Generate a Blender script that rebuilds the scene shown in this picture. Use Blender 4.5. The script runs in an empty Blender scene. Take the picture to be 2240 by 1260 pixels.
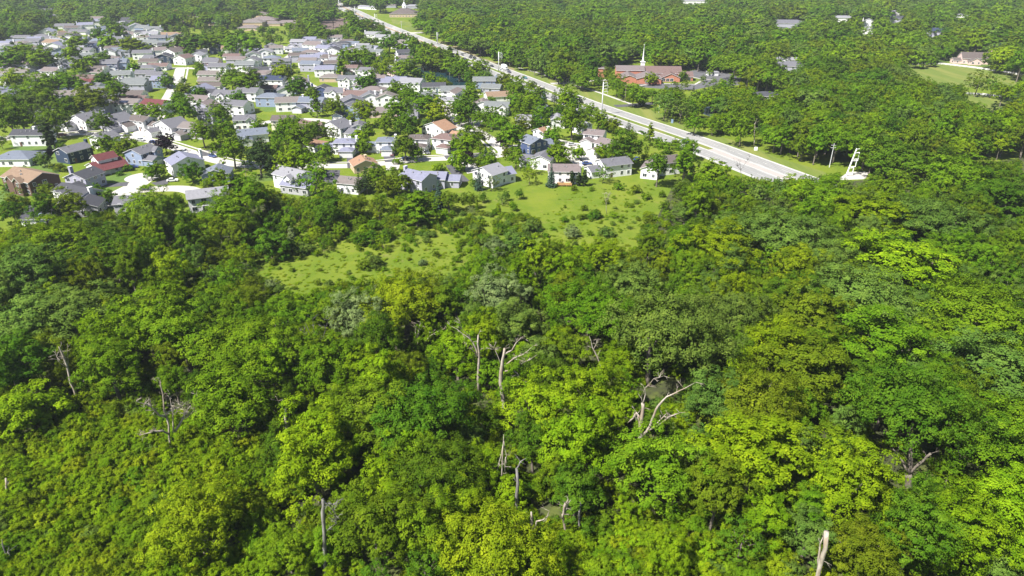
import bpy, math, random
import numpy as np
USE_HAZE = True
from mathutils import Vector

# ------------------------------------------------------------------ camera, sky, sun, exposure
SC = bpy.context.scene
COL = SC.collection
FPX, CAM_H = 1494.0, 88.0
PITCH = math.atan(750 / FPX)
cam = bpy.data.cameras.new("camera"); cam_o = bpy.data.objects.new("camera", cam); COL.objects.link(cam_o)
cam.sensor_width = 36.0; cam.lens = FPX / 2240 * 36.0; cam.clip_start = 1.0; cam.clip_end = 12000.0
cam_o.location = (0, 0, CAM_H); cam_o.rotation_euler = (math.pi / 2 - PITCH, 0, 0)
SC.camera = cam_o
SUN_EL, SUN_AZ = math.radians(53), math.radians(216)      # direction to the sun, azimuth ccw from +X
world = bpy.data.worlds.new("World"); SC.world = world; world.use_nodes = True
wn = world.node_tree; sky = wn.nodes.new("ShaderNodeTexSky"); sky.sky_type = 'NISHITA'; sky.sun_disc = False
sky.sun_elevation = SUN_EL; sky.sun_rotation = math.pi / 2 - SUN_AZ; sky.air_density = 1.0; sky.dust_density = 1.2
wn.links.new(sky.outputs[0], wn.nodes["Background"].inputs[0]); wn.nodes["Background"].inputs[1].default_value = 0.05
sun = bpy.data.lights.new("sun", 'SUN'); sun.energy = 5.0; sun.angle = math.radians(0.5); sun.color = (1.0, 0.955, 0.88)
sun_o = bpy.data.objects.new("sun", sun); COL.objects.link(sun_o)
sd = Vector((math.cos(SUN_EL) * math.cos(SUN_AZ), math.cos(SUN_EL) * math.sin(SUN_AZ), math.sin(SUN_EL)))
sun_o.rotation_euler = sd.to_track_quat('Z', 'Y').to_euler(); sun_o.location = (-200, -200, 400)
SC.view_settings.view_transform = 'Standard'; SC.view_settings.look = 'None'
SC.view_settings.exposure = 1.25; SC.view_settings.gamma = 1.0
cy = SC.cycles
cy.max_bounces = 5; cy.diffuse_bounces = 2; cy.glossy_bounces = 2; cy.transmission_bounces = 3; cy.transparent_max_bounces = 4
cy.volume_bounces = 0; cy.use_denoising = True; cy.denoiser = 'OPENIMAGEDENOISE'; cy.denoising_prefilter = 'ACCURATE'; cy.caustics_reflective = False; cy.caustics_refractive = False

cP, sP = math.cos(PITCH), math.sin(PITCH)
def G(px, py, z=0.0):
    """the point at height z that the photograph shows at pixel px, py"""
    x = (px - 1120) / FPX; y = -(py - 630) / FPX
    dy, dz = cP + y * sP, -sP + y * cP
    t = (z - CAM_H) / dz
    return (x * t, dy * t)
def PR(x, y, z=0.0):
    """pixel of a world point"""
    dz = z - CAM_H
    d = y * cP - dz * sP
    u = y * sP + dz * cP
    return (1120 + FPX * x / d, 630 - FPX * u / d)
def SCALE(py):
    """photo pixels per metre at ground row py"""
    a = PITCH - math.atan((630 - py) / FPX)
    return FPX * math.sin(a) / CAM_H / math.cos(math.atan((630 - py) / FPX))
def inpoly(x, y, P):
    c = False; n = len(P); j = n - 1
    for i in range(n):
        xi, yi = P[i]; xj, yj = P[j]
        if (yi > y) != (yj > y) and x < (xj - xi) * (y - yi) / (yj - yi) + xi: c = not c
        j = i
    return c
def interp(P, x):
    if x <= P[0][0]: return P[0][1]
    for (a, b), (c, d) in zip(P, P[1:]):
        if x <= c: return b + (d - b) * (x - a) / (c - a)
    return P[-1][1]

# ------------------------------------------------------------------ materials
def srgb(h):
    if isinstance(h, tuple): return h
    v = [int(h[i:i + 2], 16) / 255 for i in (0, 2, 4)]
    return tuple((c / 12.92 if c <= .04045 else ((c + .055) / 1.055) ** 2.4) for c in v)
MATS = {}
def new_mat(name):
    m = bpy.data.materials.new(name); m.use_nodes = True
    m.node_tree.nodes.clear()
    return m, m.node_tree.nodes, m.node_tree.links
def surf(name, c1, c2=None, scale=1.0, rough=0.8, detail=4, bump=0.0, spec=0.3, metal=0.0, scale2=None, c3=None, object_space=False, stretch=None):
    """principled surface whose colour wanders between c1 and c2 (and patches of c3)"""
    if name in MATS: return MATS[name]
    m, N, L = new_mat(name)
    out = N.new("ShaderNodeOutputMaterial"); b = N.new("ShaderNodeBsdfPrincipled")
    b.inputs["Roughness"].default_value = rough; b.inputs["Metallic"].default_value = metal
    b.inputs["Specular IOR Level"].default_value = spec
    L.new(b.outputs[0], out.inputs[0])
    c2 = c2 or tuple(x * .82 for x in c1)
    geo = N.new("ShaderNodeTexCoord" if object_space else "ShaderNodeNewGeometry")
    co = geo.outputs["Object"] if object_space else geo.outputs["Position"]
    if stretch:
        mp = N.new("ShaderNodeMapping"); mp.inputs["Scale"].default_value = stretch[:3]
        if len(stretch) > 3: mp.inputs["Rotation"].default_value = (0, 0, stretch[3])
        L.new(co, mp.inputs[0]); co = mp.outputs[0]
    n1 = N.new("ShaderNodeTexNoise"); n1.inputs["Scale"].default_value = scale; n1.inputs["Detail"].default_value = detail
    n1.inputs["Roughness"].default_value = .65
    L.new(co, n1.inputs["Vector"])
    mr = N.new("ShaderNodeMapRange"); mr.inputs[1].default_value = .32; mr.inputs[2].default_value = .68
    L.new(n1.outputs[0], mr.inputs[0])
    mix = N.new("ShaderNodeMix"); mix.data_type = 'RGBA'
    mix.inputs[6].default_value = (*c1, 1); mix.inputs[7].default_value = (*c2, 1)
    L.new(mr.outputs[0], mix.inputs[0]); last = mix.outputs[2]
    if c3:
        n2 = N.new("ShaderNodeTexNoise"); n2.inputs["Scale"].default_value = scale2 or scale * .2; n2.inputs["Detail"].default_value = 3
        L.new(co, n2.inputs["Vector"])
        r2 = N.new("ShaderNodeMapRange"); r2.inputs[1].default_value = .48; r2.inputs[2].default_value = .66
        L.new(n2.outputs[0], r2.inputs[0])
        mx = N.new("ShaderNodeMix"); mx.data_type = 'RGBA'; L.new(r2.outputs[0], mx.inputs[0])
        L.new(last, mx.inputs[6]); mx.inputs[7].default_value = (*c3, 1); last = mx.outputs[2]
    L.new(last, b.inputs["Base Color"])
    if bump:
        bp = N.new("ShaderNodeBump"); bp.inputs["Strength"].default_value = 1; bp.inputs["Distance"].default_value = bump
        L.new(n1.outputs[0], bp.inputs["Height"]); L.new(bp.outputs[0], b.inputs["Normal"])
    MATS[name] = m; return m
def leaf_mat(name, ca, cb, trans=.2):
    m, N, L = new_mat(name)
    out = N.new("ShaderNodeOutputMaterial")
    at = N.new("ShaderNodeAttribute"); at.attribute_name = "leaf"
    oi = N.new("ShaderNodeObjectInfo")
    mix = N.new("ShaderNodeMix"); mix.data_type = 'RGBA'
    mix.inputs[6].default_value = (*ca, 1); mix.inputs[7].default_value = (*cb, 1); L.new(at.outputs["Fac"], mix.inputs[0])
    hs = N.new("ShaderNodeHueSaturation")
    r1 = N.new("ShaderNodeMapRange"); r1.inputs[3].default_value = .488; r1.inputs[4].default_value = .512; L.new(oi.outputs["Random"], r1.inputs[0])
    r2 = N.new("ShaderNodeMath"); r2.operation = 'MULTIPLY'; r2.inputs[1].default_value = 7.31; L.new(oi.outputs["Random"], r2.inputs[0])
    r3 = N.new("ShaderNodeMath"); r3.operation = 'FRACT'; L.new(r2.outputs[0], r3.inputs[0])
    r4 = N.new("ShaderNodeMapRange"); r4.inputs[3].default_value = .84; r4.inputs[4].default_value = 1.14; L.new(r3.outputs[0], r4.inputs[0])
    tc = N.new("ShaderNodeNewGeometry"); nz = N.new("ShaderNodeTexNoise"); nz.inputs["Scale"].default_value = .42; nz.inputs["Detail"].default_value = 2
    L.new(tc.outputs["Position"], nz.inputs["Vector"])
    q1 = N.new("ShaderNodeMapRange"); q1.inputs[1].default_value = .3; q1.inputs[2].default_value = .7; q1.inputs[3].default_value = .72; q1.inputs[4].default_value = 1.28; L.new(nz.outputs[0], q1.inputs[0])
    q2 = N.new("ShaderNodeMath"); q2.operation = 'MULTIPLY'; L.new(q1.outputs[0], q2.inputs[0]); L.new(r4.outputs[0], q2.inputs[1])
    q3 = N.new("ShaderNodeMapRange"); q3.inputs[1].default_value = .3; q3.inputs[2].default_value = .7; q3.inputs[3].default_value = .012; q3.inputs[4].default_value = -.014; L.new(nz.outputs[0], q3.inputs[0])
    q4 = N.new("ShaderNodeMath"); q4.operation = 'ADD'; L.new(r1.outputs[0], q4.inputs[0]); L.new(q3.outputs[0], q4.inputs[1])
    L.new(q4.outputs[0], hs.inputs["Hue"]); L.new(q2.outputs[0], hs.inputs["Value"]); L.new(mix.outputs[2], hs.inputs["Color"])
    d = N.new("ShaderNodeBsdfDiffuse"); t = N.new("ShaderNodeBsdfTranslucent"); ms = N.new("ShaderNodeMixShader")
    L.new(hs.outputs[0], d.inputs[0]); L.new(hs.outputs[0], t.inputs[0]); ms.inputs[0].default_value = trans
    L.new(d.outputs[0], ms.inputs[1]); L.new(t.outputs[0], ms.inputs[2]); L.new(ms.outputs[0], out.inputs[0])
    MATS[name] = m; return m
TONES = {  # two leaf colours each
    'lime':   ((.158, .248, .007), (.100, .176, .005)),
    'green':  ((.113, .202, .008), (.072, .142, .006)),
    'deep':   ((.076, .148, .009), (.045, .099, .006)),
    'olive':  ((.116, .172, .009), (.074, .116, .006)),
    'sage':   ((.109, .180, .028), (.069, .125, .018)),
    'yellow': ((.182, .248, .008), (.117, .172, .006)),
    'purple': ((.022, .013, .018), (.012, .008, .012)),
    'pale':   ((.155, .205, .075), (.095, .145, .042)),
    'spruce': ((.070, .120, .082), (.030, .062, .038)),
    'pine':   ((.048, .078, .022), (.024, .044, .012)),
}
for k, (a, b) in TONES.items(): leaf_mat("leaf_" + k, a, b)
BARK = surf("bark", (.20, .175, .145), (.09, .075, .06), 3, .9)
DEADWOOD = surf("dead_wood", (.44, .40, .34), (.18, .15, .12), 2.6, .85, object_space=True, stretch=(1, 1, .35), c3=(.25, .195, .14), scale2=.6)
GREYWOOD = surf("weathered_wood", (.24, .23, .22), (.09, .085, .08), 2.5, .9, object_space=True, stretch=(1, 1, .3))
WHITE = surf("white_paint", (.78, .78, .78), (.70, .70, .71), 2, .5)
GLASS = surf("window_glass", (.045, .055, .07), (.02, .025, .035), .4, .08, spec=.7)
CONC = surf("pale_concrete", (.44, .425, .40), (.34, .33, .31), .35, .9, c3=(.385, .365, .33), scale2=.06)
ASPH = surf("dark_asphalt", (.085, .085, .095), (.055, .055, .062), .8, .9)

# ------------------------------------------------------------------ mesh helpers
class MB:
    """collects polygons; build() links them as one mesh object"""
    def __init__(s): s.v, s.f, s.m = [], [], []
    def poly(s, pts, mi=0):
        i = len(s.v); s.v += [tuple(p) for p in pts]; s.f.append(tuple(range(i, i + len(pts)))); s.m.append(mi)
    def box(s, x0, y0, z0, x1, y1, z1, mi=0, rz=0.0, c=(0, 0)):
        P = [(x, y, z) for z in (z0, z1) for (x, y) in ((x0, y0), (x1, y0), (x1, y1), (x0, y1))]
        if rz:
            ca, sa = math.cos(rz), math.sin(rz)
            P = [(c[0] + (x - c[0]) * ca - (y - c[1]) * sa, c[1] + (x - c[0]) * sa + (y - c[1]) * ca, z) for x, y, z in P]
        i = len(s.v); s.v += P
        for q in ((0, 3, 2, 1), (4, 5, 6, 7), (0, 1, 5, 4), (1, 2, 6, 5), (2, 3, 7, 6), (3, 0, 4, 7)):
            s.f.append(tuple(i + k for k in q)); s.m.append(mi)
    def tube(s, pts, radii, n=7, mi=0, cap=True):
        pts = [Vector(p) for p in pts]; rings = []
        prev = None
        for i, p in enumerate(pts):
            a = pts[min(i + 1, len(pts) - 1)] - pts[max(i - 1, 0)]
            if a.length < 1e-6: a = Vector((0, 0, 1))
            a.normalize()
            ref = prev if prev is not None else (Vector((1, 0, 0)) if abs(a.x) < .8 else Vector((0, 1, 0)))
            u = (ref - a * ref.dot(a))
            if u.length < 1e-4: u = a.orthogonal()
            u.normalize(); w = a.cross(u); prev = u
            k = len(s.v)
            for j in range(n):
                t = 2 * math.pi * j / n
                s.v.append(tuple(p + (u * math.cos(t) + w * math.sin(t)) * radii[i]))
            rings.append(k)
        for a, b in zip(rings, rings[1:]):
            for j in range(n):
                s.f.append((a + j, a + (j + 1) % n, b + (j + 1) % n, b + j)); s.m.append(mi)
        if cap:
            s.f.append(tuple(rings[0] + j for j in reversed(range(n)))); s.m.append(mi)
            s.f.append(tuple(rings[-1] + j for j in range(n))); s.m.append(mi)
    def mesh(s, name, mats):
        me = bpy.data.meshes.new(name); me.from_pydata(s.v, [], s.f)
        for m in (mats if isinstance(mats, (list, tuple)) else [mats]): me.materials.append(m)
        me.polygons.foreach_set("material_index", s.m)
        me.update(); return me
    def build(s, name, mats, parent=None, smooth=False):
        me = s.mesh(name, mats)
        if smooth: me.shade_smooth()
        return link(name, me, parent)
def link(name, data, parent=None, loc=None, rz=0.0):
    o = bpy.data.objects.new(name, data); COL.objects.link(o)
    if parent is not None: o.parent = parent
    if loc is not None: o.location = loc
    if rz: o.rotation_euler = (0, 0, rz)
    return o
THINGS = []
def tag(o, label=None, cat=None, group=None, kind=None, auto=None):
    if label: o['label'] = label
    if cat: o['category'] = cat
    if group: o['group'] = group
    if kind: o['kind'] = kind
    if auto: THINGS.append((o, auto))
    return o
def empty(name, loc, rz=0.0, **kw):
    o = bpy.data.objects.new(name, None); COL.objects.link(o); o.location = loc; o.rotation_euler = (0, 0, rz)
    o.empty_display_size = 1
    return tag(o, **kw)
def copy_tree(o, parent=None):
    c = o.copy(); COL.objects.link(c)
    if parent is not None: c.parent = parent
    for ch in o.children: copy_tree(ch, c)
    return c
def flat(name, poly, z, mat, label=None, kind='structure'):
    """a ground sheet with edge thickness, from a world polygon"""
    mb = MB()
    top = [(x, y, z) for x, y in poly]; mb.poly(top)
    n = len(poly)
    for i in range(n):
        (x0, y0), (x1, y1) = poly[i], poly[(i + 1) % n]
        mb.poly([(x0, y0, z), (x0, y0, -.05), (x1, y1, -.05), (x1, y1, z)])
    o = mb.build(name, mat); tag(o, label, kind=kind); return o
def PX(*pts): return [G(*p) for p in pts]
def ribbon(name, pts, half, z, mat, off=0.0):
    """strip of width 2*half along world polyline pts, shifted sideways by off"""
    L, R = [], []
    for i, p in enumerate(pts):
        a = pts[max(i - 1, 0)]; b = pts[min(i + 1, len(pts) - 1)]
        dx, dy = b[0] - a[0], b[1] - a[1]; l = math.hypot(dx, dy); nx, ny = -dy / l, dx / l
        h = half(i) if callable(half) else half
        L.append((p[0] + nx * (off + h), p[1] + ny * (off + h))); R.append((p[0] + nx * (off - h), p[1] + ny * (off - h)))
    mb = MB()
    for i in range(len(pts) - 1):
        mb.poly([(*R[i], z), (*R[i + 1], z), (*L[i + 1], z), (*L[i], z)])
    o = mb.build(name, mat); tag(o, kind='structure'); return o
def smooth_line(pts, n=8):
    out = []
    P = [pts[0]] + list(pts) + [pts[-1]]
    for i in range(1, len(P) - 2):
        for k in range(n):
            t = k / n; q = []
            for a in range(2):
                p0, p1, p2, p3 = P[i - 1][a], P[i][a], P[i + 1][a], P[i + 2][a]
                q.append(.5 * (2 * p1 + (p2 - p0) * t + (2 * p0 - 5 * p1 + 4 * p2 - p3) * t * t + (3 * p1 - p0 - 3 * p2 + p3) * t ** 3))
            out.append(tuple(q))
    out.append(pts[-1]); return out

# ------------------------------------------------------------------ ground, roads, water
def ground_material():
    m, N, L = new_mat("grass_ground")
    out = N.new("ShaderNodeOutputMaterial"); b = N.new("ShaderNodeBsdfPrincipled"); L.new(b.outputs[0], out.inputs[0])
    b.inputs["Roughness"].default_value = .95; b.inputs["Specular IOR Level"].default_value = .1
    g = N.new("ShaderNodeNewGeometry")
    def noise(s, d=4):
        n = N.new("ShaderNodeTexNoise"); n.inputs["Scale"].default_value = s; n.inputs["Detail"].default_value = d; n.inputs["Roughness"].default_value = .7
        L.new(g.outputs["Position"], n.inputs["Vector"]); return n.outputs[0]
    def ramp(f, a, bb):
        r = N.new("ShaderNodeMapRange"); r.inputs[1].default_value = a; r.inputs[2].default_value = bb; L.new(f, r.inputs[0]); return r.outputs[0]
    def mix(f, a, bb):
        x = N.new("ShaderNodeMix"); x.data_type = 'RGBA'; L.new(f, x.inputs[0])
        for s, c in ((6, a), (7, bb)):
            if isinstance(c, tuple): x.inputs[s].default_value = (*c, 1)
            else: L.new(c, x.inputs[s])
        return x.outputs[2]
    c = mix(ramp(noise(1.6, 6), .3, .7), (.112, .165, .014), (.076, .122, .010))
    c = mix(ramp(noise(.055, 3), .42, .62), c, (.135, .172, .018))
    c = mix(ramp(noise(.21, 4), .58, .74), c, (.150, .150, .045))
    L.new(c, b.inputs["Base Color"])
    bp = N.new("ShaderNodeBump"); bp.inputs["Distance"].default_value = .25; bp.inputs["Strength"].default_value = .9
    L.new(noise(2.3, 6), bp.inputs["Height"]); L.new(bp.outputs[0], b.inputs["Normal"])
    return m
gm = MB(); gm.poly([(-5000, -300, 0), (5000, -300, 0), (5000, 7000, 0), (-5000, 7000, 0)])
ground = tag(gm.build("ground", ground_material()), kind='structure')
FLOOR = surf("woodland_floor", (.050, .062, .018), (.030, .032, .016), .8, .95, c3=(.075, .095, .018), scale2=.3)
flat("woodland_floor", PX((-400, 1400), (-400, 520), (0, 515), (90, 490), (240, 472), (400, 470), (480, 440), (540, 430), (700, 470), (540, 520), (540, 600), (650, 680), (800, 650), (1000, 640), (1050, 600), (1300, 600), (1420, 560), (1440, 470), (1470, 410), (1600, 400), (1760, 420), (1840, 400), (2240, 345), (2700, 345), (2700, 1400)), .005, FLOOR)
LAWN = surf("mown_lawn", (.078, .135, .020), (.058, .108, .015), .5, .95, c3=(.100, .145, .024), scale2=.12, stretch=(1, .18, 1, .42))
VERGE = surf("mown_verge", (.120, .155, .024), (.085, .125, .018), .45, .95, c3=(.150, .165, .035), scale2=.10, stretch=(1, .10, 1, .42))
HWY = [(-330, 1320), (-252, 1130), (-168, 913), (-62, 668), (2, 523), (46, 423), (89, 339), (107, 299), (150, 200), (176, 140)]
HWY = smooth_line(HWY, 6)
ROADC = surf("highway_concrete", (.275, .275, .272), (.205, .205, .204), .25, .85, c3=(.32, .31, .30), scale2=.05, stretch=(1, .12, 1, .42))
SHOULD = surf("highway_shoulder", (.40, .395, .38), (.33, .325, .31), .6, .9, stretch=(1, .12, 1, .42))
WORN = surf("painted_line", (.60, .60, .58), (.42, .42, .41), 1.5, .8)
REDDISH = surf("turn_lane_concrete", (.33, .30, .285), (.285, .262, .25), .5, .9)
ribbon("highway", HWY, 12.6, .012, SHOULD)
ribbon("road_northbound", HWY, 4.4, .018, ROADC, off=7.2)
ribbon("road_southbound", HWY, 4.4, .018, ROADC, off=-6.7)
med = [p for p in HWY if p[1] > 322]
ribbon("median_grass", med, 1.7, .05, VERGE)
ribbon("median_paving", [p for p in HWY if p[1] <= 330], 1.9, .024, REDDISH)
ribbon("median_paving", [p for p in HWY if 640 < p[1]], 1.2, .12, surf("median_brown", (.34, .22, .16), (.26, .17, .13), .5))
lm = MB()
def dashes(off, w, dash=3.0, gap=9.0, solid=False, zz=.023):
    d = 0
    for a, b in zip(HWY, HWY[1:]):
        dx, dy = b[0] - a[0], b[1] - a[1]; l = math.hypot(dx, dy); ux, uy = dx / l, dy / l; nx, ny = -uy, ux
        if a[1] > 900: continue
        t = 0
        while t < l:
            e = l if solid else min(t + dash, l)
            q = []
            for tt, ww in ((t, -w), (e, -w), (e, w), (t, w)):
                q.append((a[0] + ux * tt + nx * (off + ww), a[1] + uy * tt + ny * (off + ww), zz))
            lm.poly(q); t += (l if solid else dash + gap)
for off in (7.2, -6.7): dashes(off, .08)
for off in (2.95, 11.45, -2.45, -10.95): dashes(off, .09, solid=True)
tag(lm.build("road_markings", WORN), kind='structure')
# mown verge on the far side of the highway with its path, the church drives
vb = PX((968, 92), (1060, 128), (1120, 146), (1180, 156), (1240, 178), (1300, 195), (1352, 214), (1442, 247), (1530, 287), (1600, 306), (1650, 322), (1700, 345), (1760, 362), (1800, 375))
vi = [(x + 12.2, y + 5) for x, y in HWY if 250 < y < 690]
flat("verge", vi + vb[::-1][:-1], .008, VERGE)
DRYV = surf("dry_verge", (.20, .175, .09), (.14, .135, .055), .5, .95)
flat("verge", PX((955, 90), (985, 92), (1060, 128), (1125, 150), (1125, 155), (1060, 138), (1000, 112)), .010, DRYV)
ribbon("footpath", smooth_line(PX((1128, 147), (1180, 160), (1235, 180), (1300, 199), (1340, 213), (1382, 228))), 1.1, .016, CONC)
ribbon("side_road", PX((1205, 183), (1235, 182), (1262, 180), (1300, 175), (1345, 176)), 3.2, .020, CONC)
ribbon("side_road", PX((1345, 232), (1370, 231), (1405, 228), (1430, 226)), 3.4, .020, ASPH)
ribbon("side_road", PX((880, 72), (905, 72), (925, 71)), 6, .020, CONC)
flat("church_lot", PX((1496, 157), (1530, 152), (1580, 156), (1622, 170), (1618, 186), (1560, 188), (1520, 196), (1470, 196), (1420, 192), (1395, 190), (1400, 182), (1480, 184), (1530, 183), (1540, 176), (1500, 166)), .012, surf("lot_asphalt", (.105, .105, .115), (.08, .08, .088), .3, .9))
flat("church_lawn", PX((1502, 166), (1532, 173), (1529, 181), (1503, 180)), .016, VERGE)
ribbon("kerb_path", PX((1395, 188), (1430, 183), (1480, 183), (1520, 185), (1534, 177)), .9, .07, CONC)
ribbon("kerb_path", PX((1498, 165), (1530, 172), (1560, 175)), .7, .07, CONC)
flat("intersection_paving", PX((1830, 394), (1856, 376), (1890, 375), (1900, 378), (1893, 392)), .03, CONC)
# neighbourhood streets
STREETS = [
    ([(-20, 305), (60, 301), (125, 296), (190, 292), (250, 296), (300, 303), (345, 311), (400, 328), (470, 350), (540, 362), (620, 364), (700, 363), (780, 362), (850, 356), (920, 349), (985, 346), (1060, 342)], 4.3),
    ([(250, 452), (262, 425), (292, 408), (312, 394), (320, 382)], 5.2),
    ([(262, 420), (330, 414), (400, 413), (440, 425), (480, 440)], 4.5),
    ([(395, 148), (388, 175), (378, 195), (368, 214), (350, 240), (330, 262), (300, 300)], 4.6),
    ([(250, 156), (320, 152), (390, 149), (445, 150), (520, 150)], 4.0),
    ([(645, 168), (665, 178), (690, 192), (740, 205)], 3.8),
    ([(586, 138), (612, 133), (634, 122), (640, 112), (625, 103), (600, 100)], 3.5),
    ([(985, 346), (1100, 338), (1085, 315), (1062, 298), (1035, 282), (1005, 268), (985, 248), (975, 225)], 4.2),
    ([(990, 283), (1015, 276), (1045, 278)], 5.5),
    ([(1210, 308), (1240, 315), (1270, 330), (1290, 345), (1300, 355)], 5.0),
    ([(1090, 330), (1150, 322), (1210, 316)], 3.8),
    ([(560, 272), (620, 262), (690, 262), (740, 268)], 3.6),
    ([(140, 262), (80, 285), (20, 300)], 3.0),
    ([(180, 66), (200, 78), (195, 90)], 3.5),
    ([(1050, 205), (990, 212), (960, 232)], 4.0),
]
STREET_W = []
for pts, hw in STREETS:
    hw *= .82; w = smooth_line(PX(*pts), 5); STREET_W.append((w, hw))
    ribbon("sidewalk", w, .65, .115, CONC, off=hw + 1.8) if len(pts) > 6 else None
    ribbon("street", w, hw, .014 + .001 * len(STREET_W), CONC)
def ngon_disc(cx, cy_, r, z, mat, name="street"):
    mb = MB(); mb.poly([(cx + r * math.cos(t * math.pi / 12), cy_ + r * math.sin(t * math.pi / 12), z) for t in range(24)])
    tag(mb.build(name, mat), kind='structure')
for (px, py, r) in ((312, 388, 7), (1025, 268, 9), (1255, 322, 8.5), (612, 108, 8)): ngon_disc(*G(px, py), r, .034, CONC)
DRIVES = [[(190, 278), (172, 286), (150, 290), (185, 270)]]
for q in ([(758, 342), (776, 342), (776, 368), (760, 368)], [(836, 332), (862, 334), (867, 354), (842, 355)], [(962, 328), (984, 328), (1002, 345), (976, 348)],
          [(712, 372), (744, 372), (742, 392), (728, 404), (708, 396)], [(975, 362), (988, 360), (1028, 396), (1000, 400)], [(228, 402), (282, 398), (278, 407), (228, 410)],
          [(330, 400), (366, 392), (368, 402), (350, 410)], [(156, 282), (182, 280), (178, 288), (152, 290)], [(385, 296), (402, 292), (412, 302), (396, 306)],
          [(465, 330), (478, 332), (476, 345), (460, 344)], [(116, 322), (130, 315), (144, 316), (128, 336)], [(430, 330), (460, 328), (470, 340), (440, 342)]):
    flat("driveway", PX(*q), .045, ASPH)
for q in ([(1225, 318), (1262, 340), (1285, 362), (1262, 366), (1240, 345), (1222, 335)], [(843, 360), (876, 356), (872, 372), (845, 372)], [(1112, 318), (1140, 316), (1150, 330), (1120, 334)],
          [(1005, 350), (1040, 352), (1050, 375), (1022, 380)], [(1265, 345), (1300, 355), (1320, 352), (1318, 366), (1280, 366)]):
    flat("driveway", PX(*q), .045, CONC)
LAWNS = [[(55, 330), (120, 325), (150, 345), (118, 395), (70, 392)], [(-30, 418), (65, 415), (48, 445), (-30, 470)], [(140, 306), (20, 318), (60, 350), (110, 345)],
         [(225, 385), (285, 378), (300, 395), (270, 402), (228, 398)], [(190, 410), (275, 410), (262, 425), (215, 430)], [(540, 385), (600, 375), (600, 395), (545, 400)],
         [(420, 396), (500, 380), (520, 392), (440, 408)], [(560, 232), (620, 230), (640, 240), (580, 245)], [(300, 285), (350, 290), (345, 300), (290, 298)]]
for q in LAWNS: flat("lawn", PX(*q), .009, LAWN)
FIELD = PX((1960, 170), (1985, 140), (2060, 136), (2130, 142), (2300, 172), (2300, 200), (2150, 192), (2040, 188))
flat("pasture", PX((1950, 140), (1975, 128), (2060, 122), (2180, 128), (2300, 140), (2300, 180), (2130, 150)), .006, LAWN)
flat("pasture", FIELD, .010, VERGE)
flat("pasture", PX((2080, 224), (2110, 205), (2160, 206), (2300, 228), (2300, 250), (2150, 246)), .010, VERGE)
flat("ploughed_field", PX((694, 41), (764, 40), (778, 50), (738, 60), (724, 68), (712, 68)), .012, surf("ploughed_soil", (.135, .095, .085), (.105, .078, .07), .12, .95, stretch=(1, .05, 1, .4)))
flat("lawn", PX((335, 88), (385, 86), (384, 98), (340, 98)), .009, LAWN)
flat("lawn", PX((470, 85), (492, 84), (490, 102), (468, 102)), .009, LAWN)
for q in ([(155, 29), (200, 28), (200, 32), (160, 33)], [(490, 20), (540, 18), (540, 28), (495, 27)], [(280, 28), (330, 26), (330, 33), (285, 34)], [(880, 60), (915, 55), (925, 68), (890, 70)], [(855, 42), (905, 50), (900, 57), (860, 52)]):
    flat("lawn", PX(*q), .010, VERGE)
TRACK = surf("gravel_track", (.44, .43, .41), (.36, .35, .33), .5, .9)
ribbon("gravel_track", smooth_line(PX((1975, 141), (2020, 138.5), (2060, 138.5), (2120, 145), (2185, 154), (2290, 172))), 2.2, .03, TRACK)
ribbon("gravel_track", smooth_line(PX((2095, 203), (2150, 205.5), (2200, 212), (2290, 226))), 1.2, .03, TRACK)
WEAR = surf("worn_wheel_path", (.225, .225, .224), (.19, .19, .19), .35, .85, stretch=(1, .10, 1, .42))
for off in (5.0, 6.7, 8.4, 10.1, -4.5, -6.2, -7.9, -9.6): ribbon("wheel_path", [p for p in HWY if p[1] < 760], .42, .0195, WEAR, off=off)
# water
def water(name, poly, z, c):
    m, N, L = new_mat(name + "_water")
    out = N.new("ShaderNodeOutputMaterial"); b = N.new("ShaderNodeBsdfPrincipled"); L.new(b.outputs[0], out.inputs[0])
    b.inputs["Base Color"].default_value = (*c, 1); b.inputs["Roughness"].default_value = .06; b.inputs["IOR"].default_value = 1.33
    g = N.new("ShaderNodeNewGeometry"); n = N.new("ShaderNodeTexNoise"); n.inputs["Scale"].default_value = 1.6; n.inputs["Detail"].default_value = 3
    L.new(g.outputs["Position"], n.inputs["Vector"]); bp = N.new("ShaderNodeBump"); bp.inputs["Distance"].default_value = .03
    L.new(n.outputs[0], bp.inputs["Height"]); L.new(bp.outputs[0], b.inputs["Normal"])
    mb = MB(); mb.poly([(x, y, z) for x, y in poly]); return tag(mb.build(name, m), kind='structure')
POND = smooth_line(PX((898, 152), (925, 146), (962, 147), (985, 157), (1008, 170), (1026, 184), (1022, 196), (985, 192), (940, 178), (905, 164), (898, 152)), 4)[:-1]
flat("pond_bank", [(x, y) for x, y in smooth_line(PX((880, 152), (905, 138), (960, 138), (1000, 152), (1030, 168), (1046, 184), (1035, 205), (985, 204), (930, 188), (890, 168), (880, 152)), 4)[:-1]], .012, VERGE)
water("pond", POND, .03, (.012, .035, .045))
POND2 = PX((1532, 240), (1545, 234), (1566, 233), (1572, 242), (1568, 252), (1552, 254), (1536, 248))
water("fountain_pond", smooth_line(POND2 + POND2[:1], 4)[:-1], .03, (.06, .08, .09))
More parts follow.
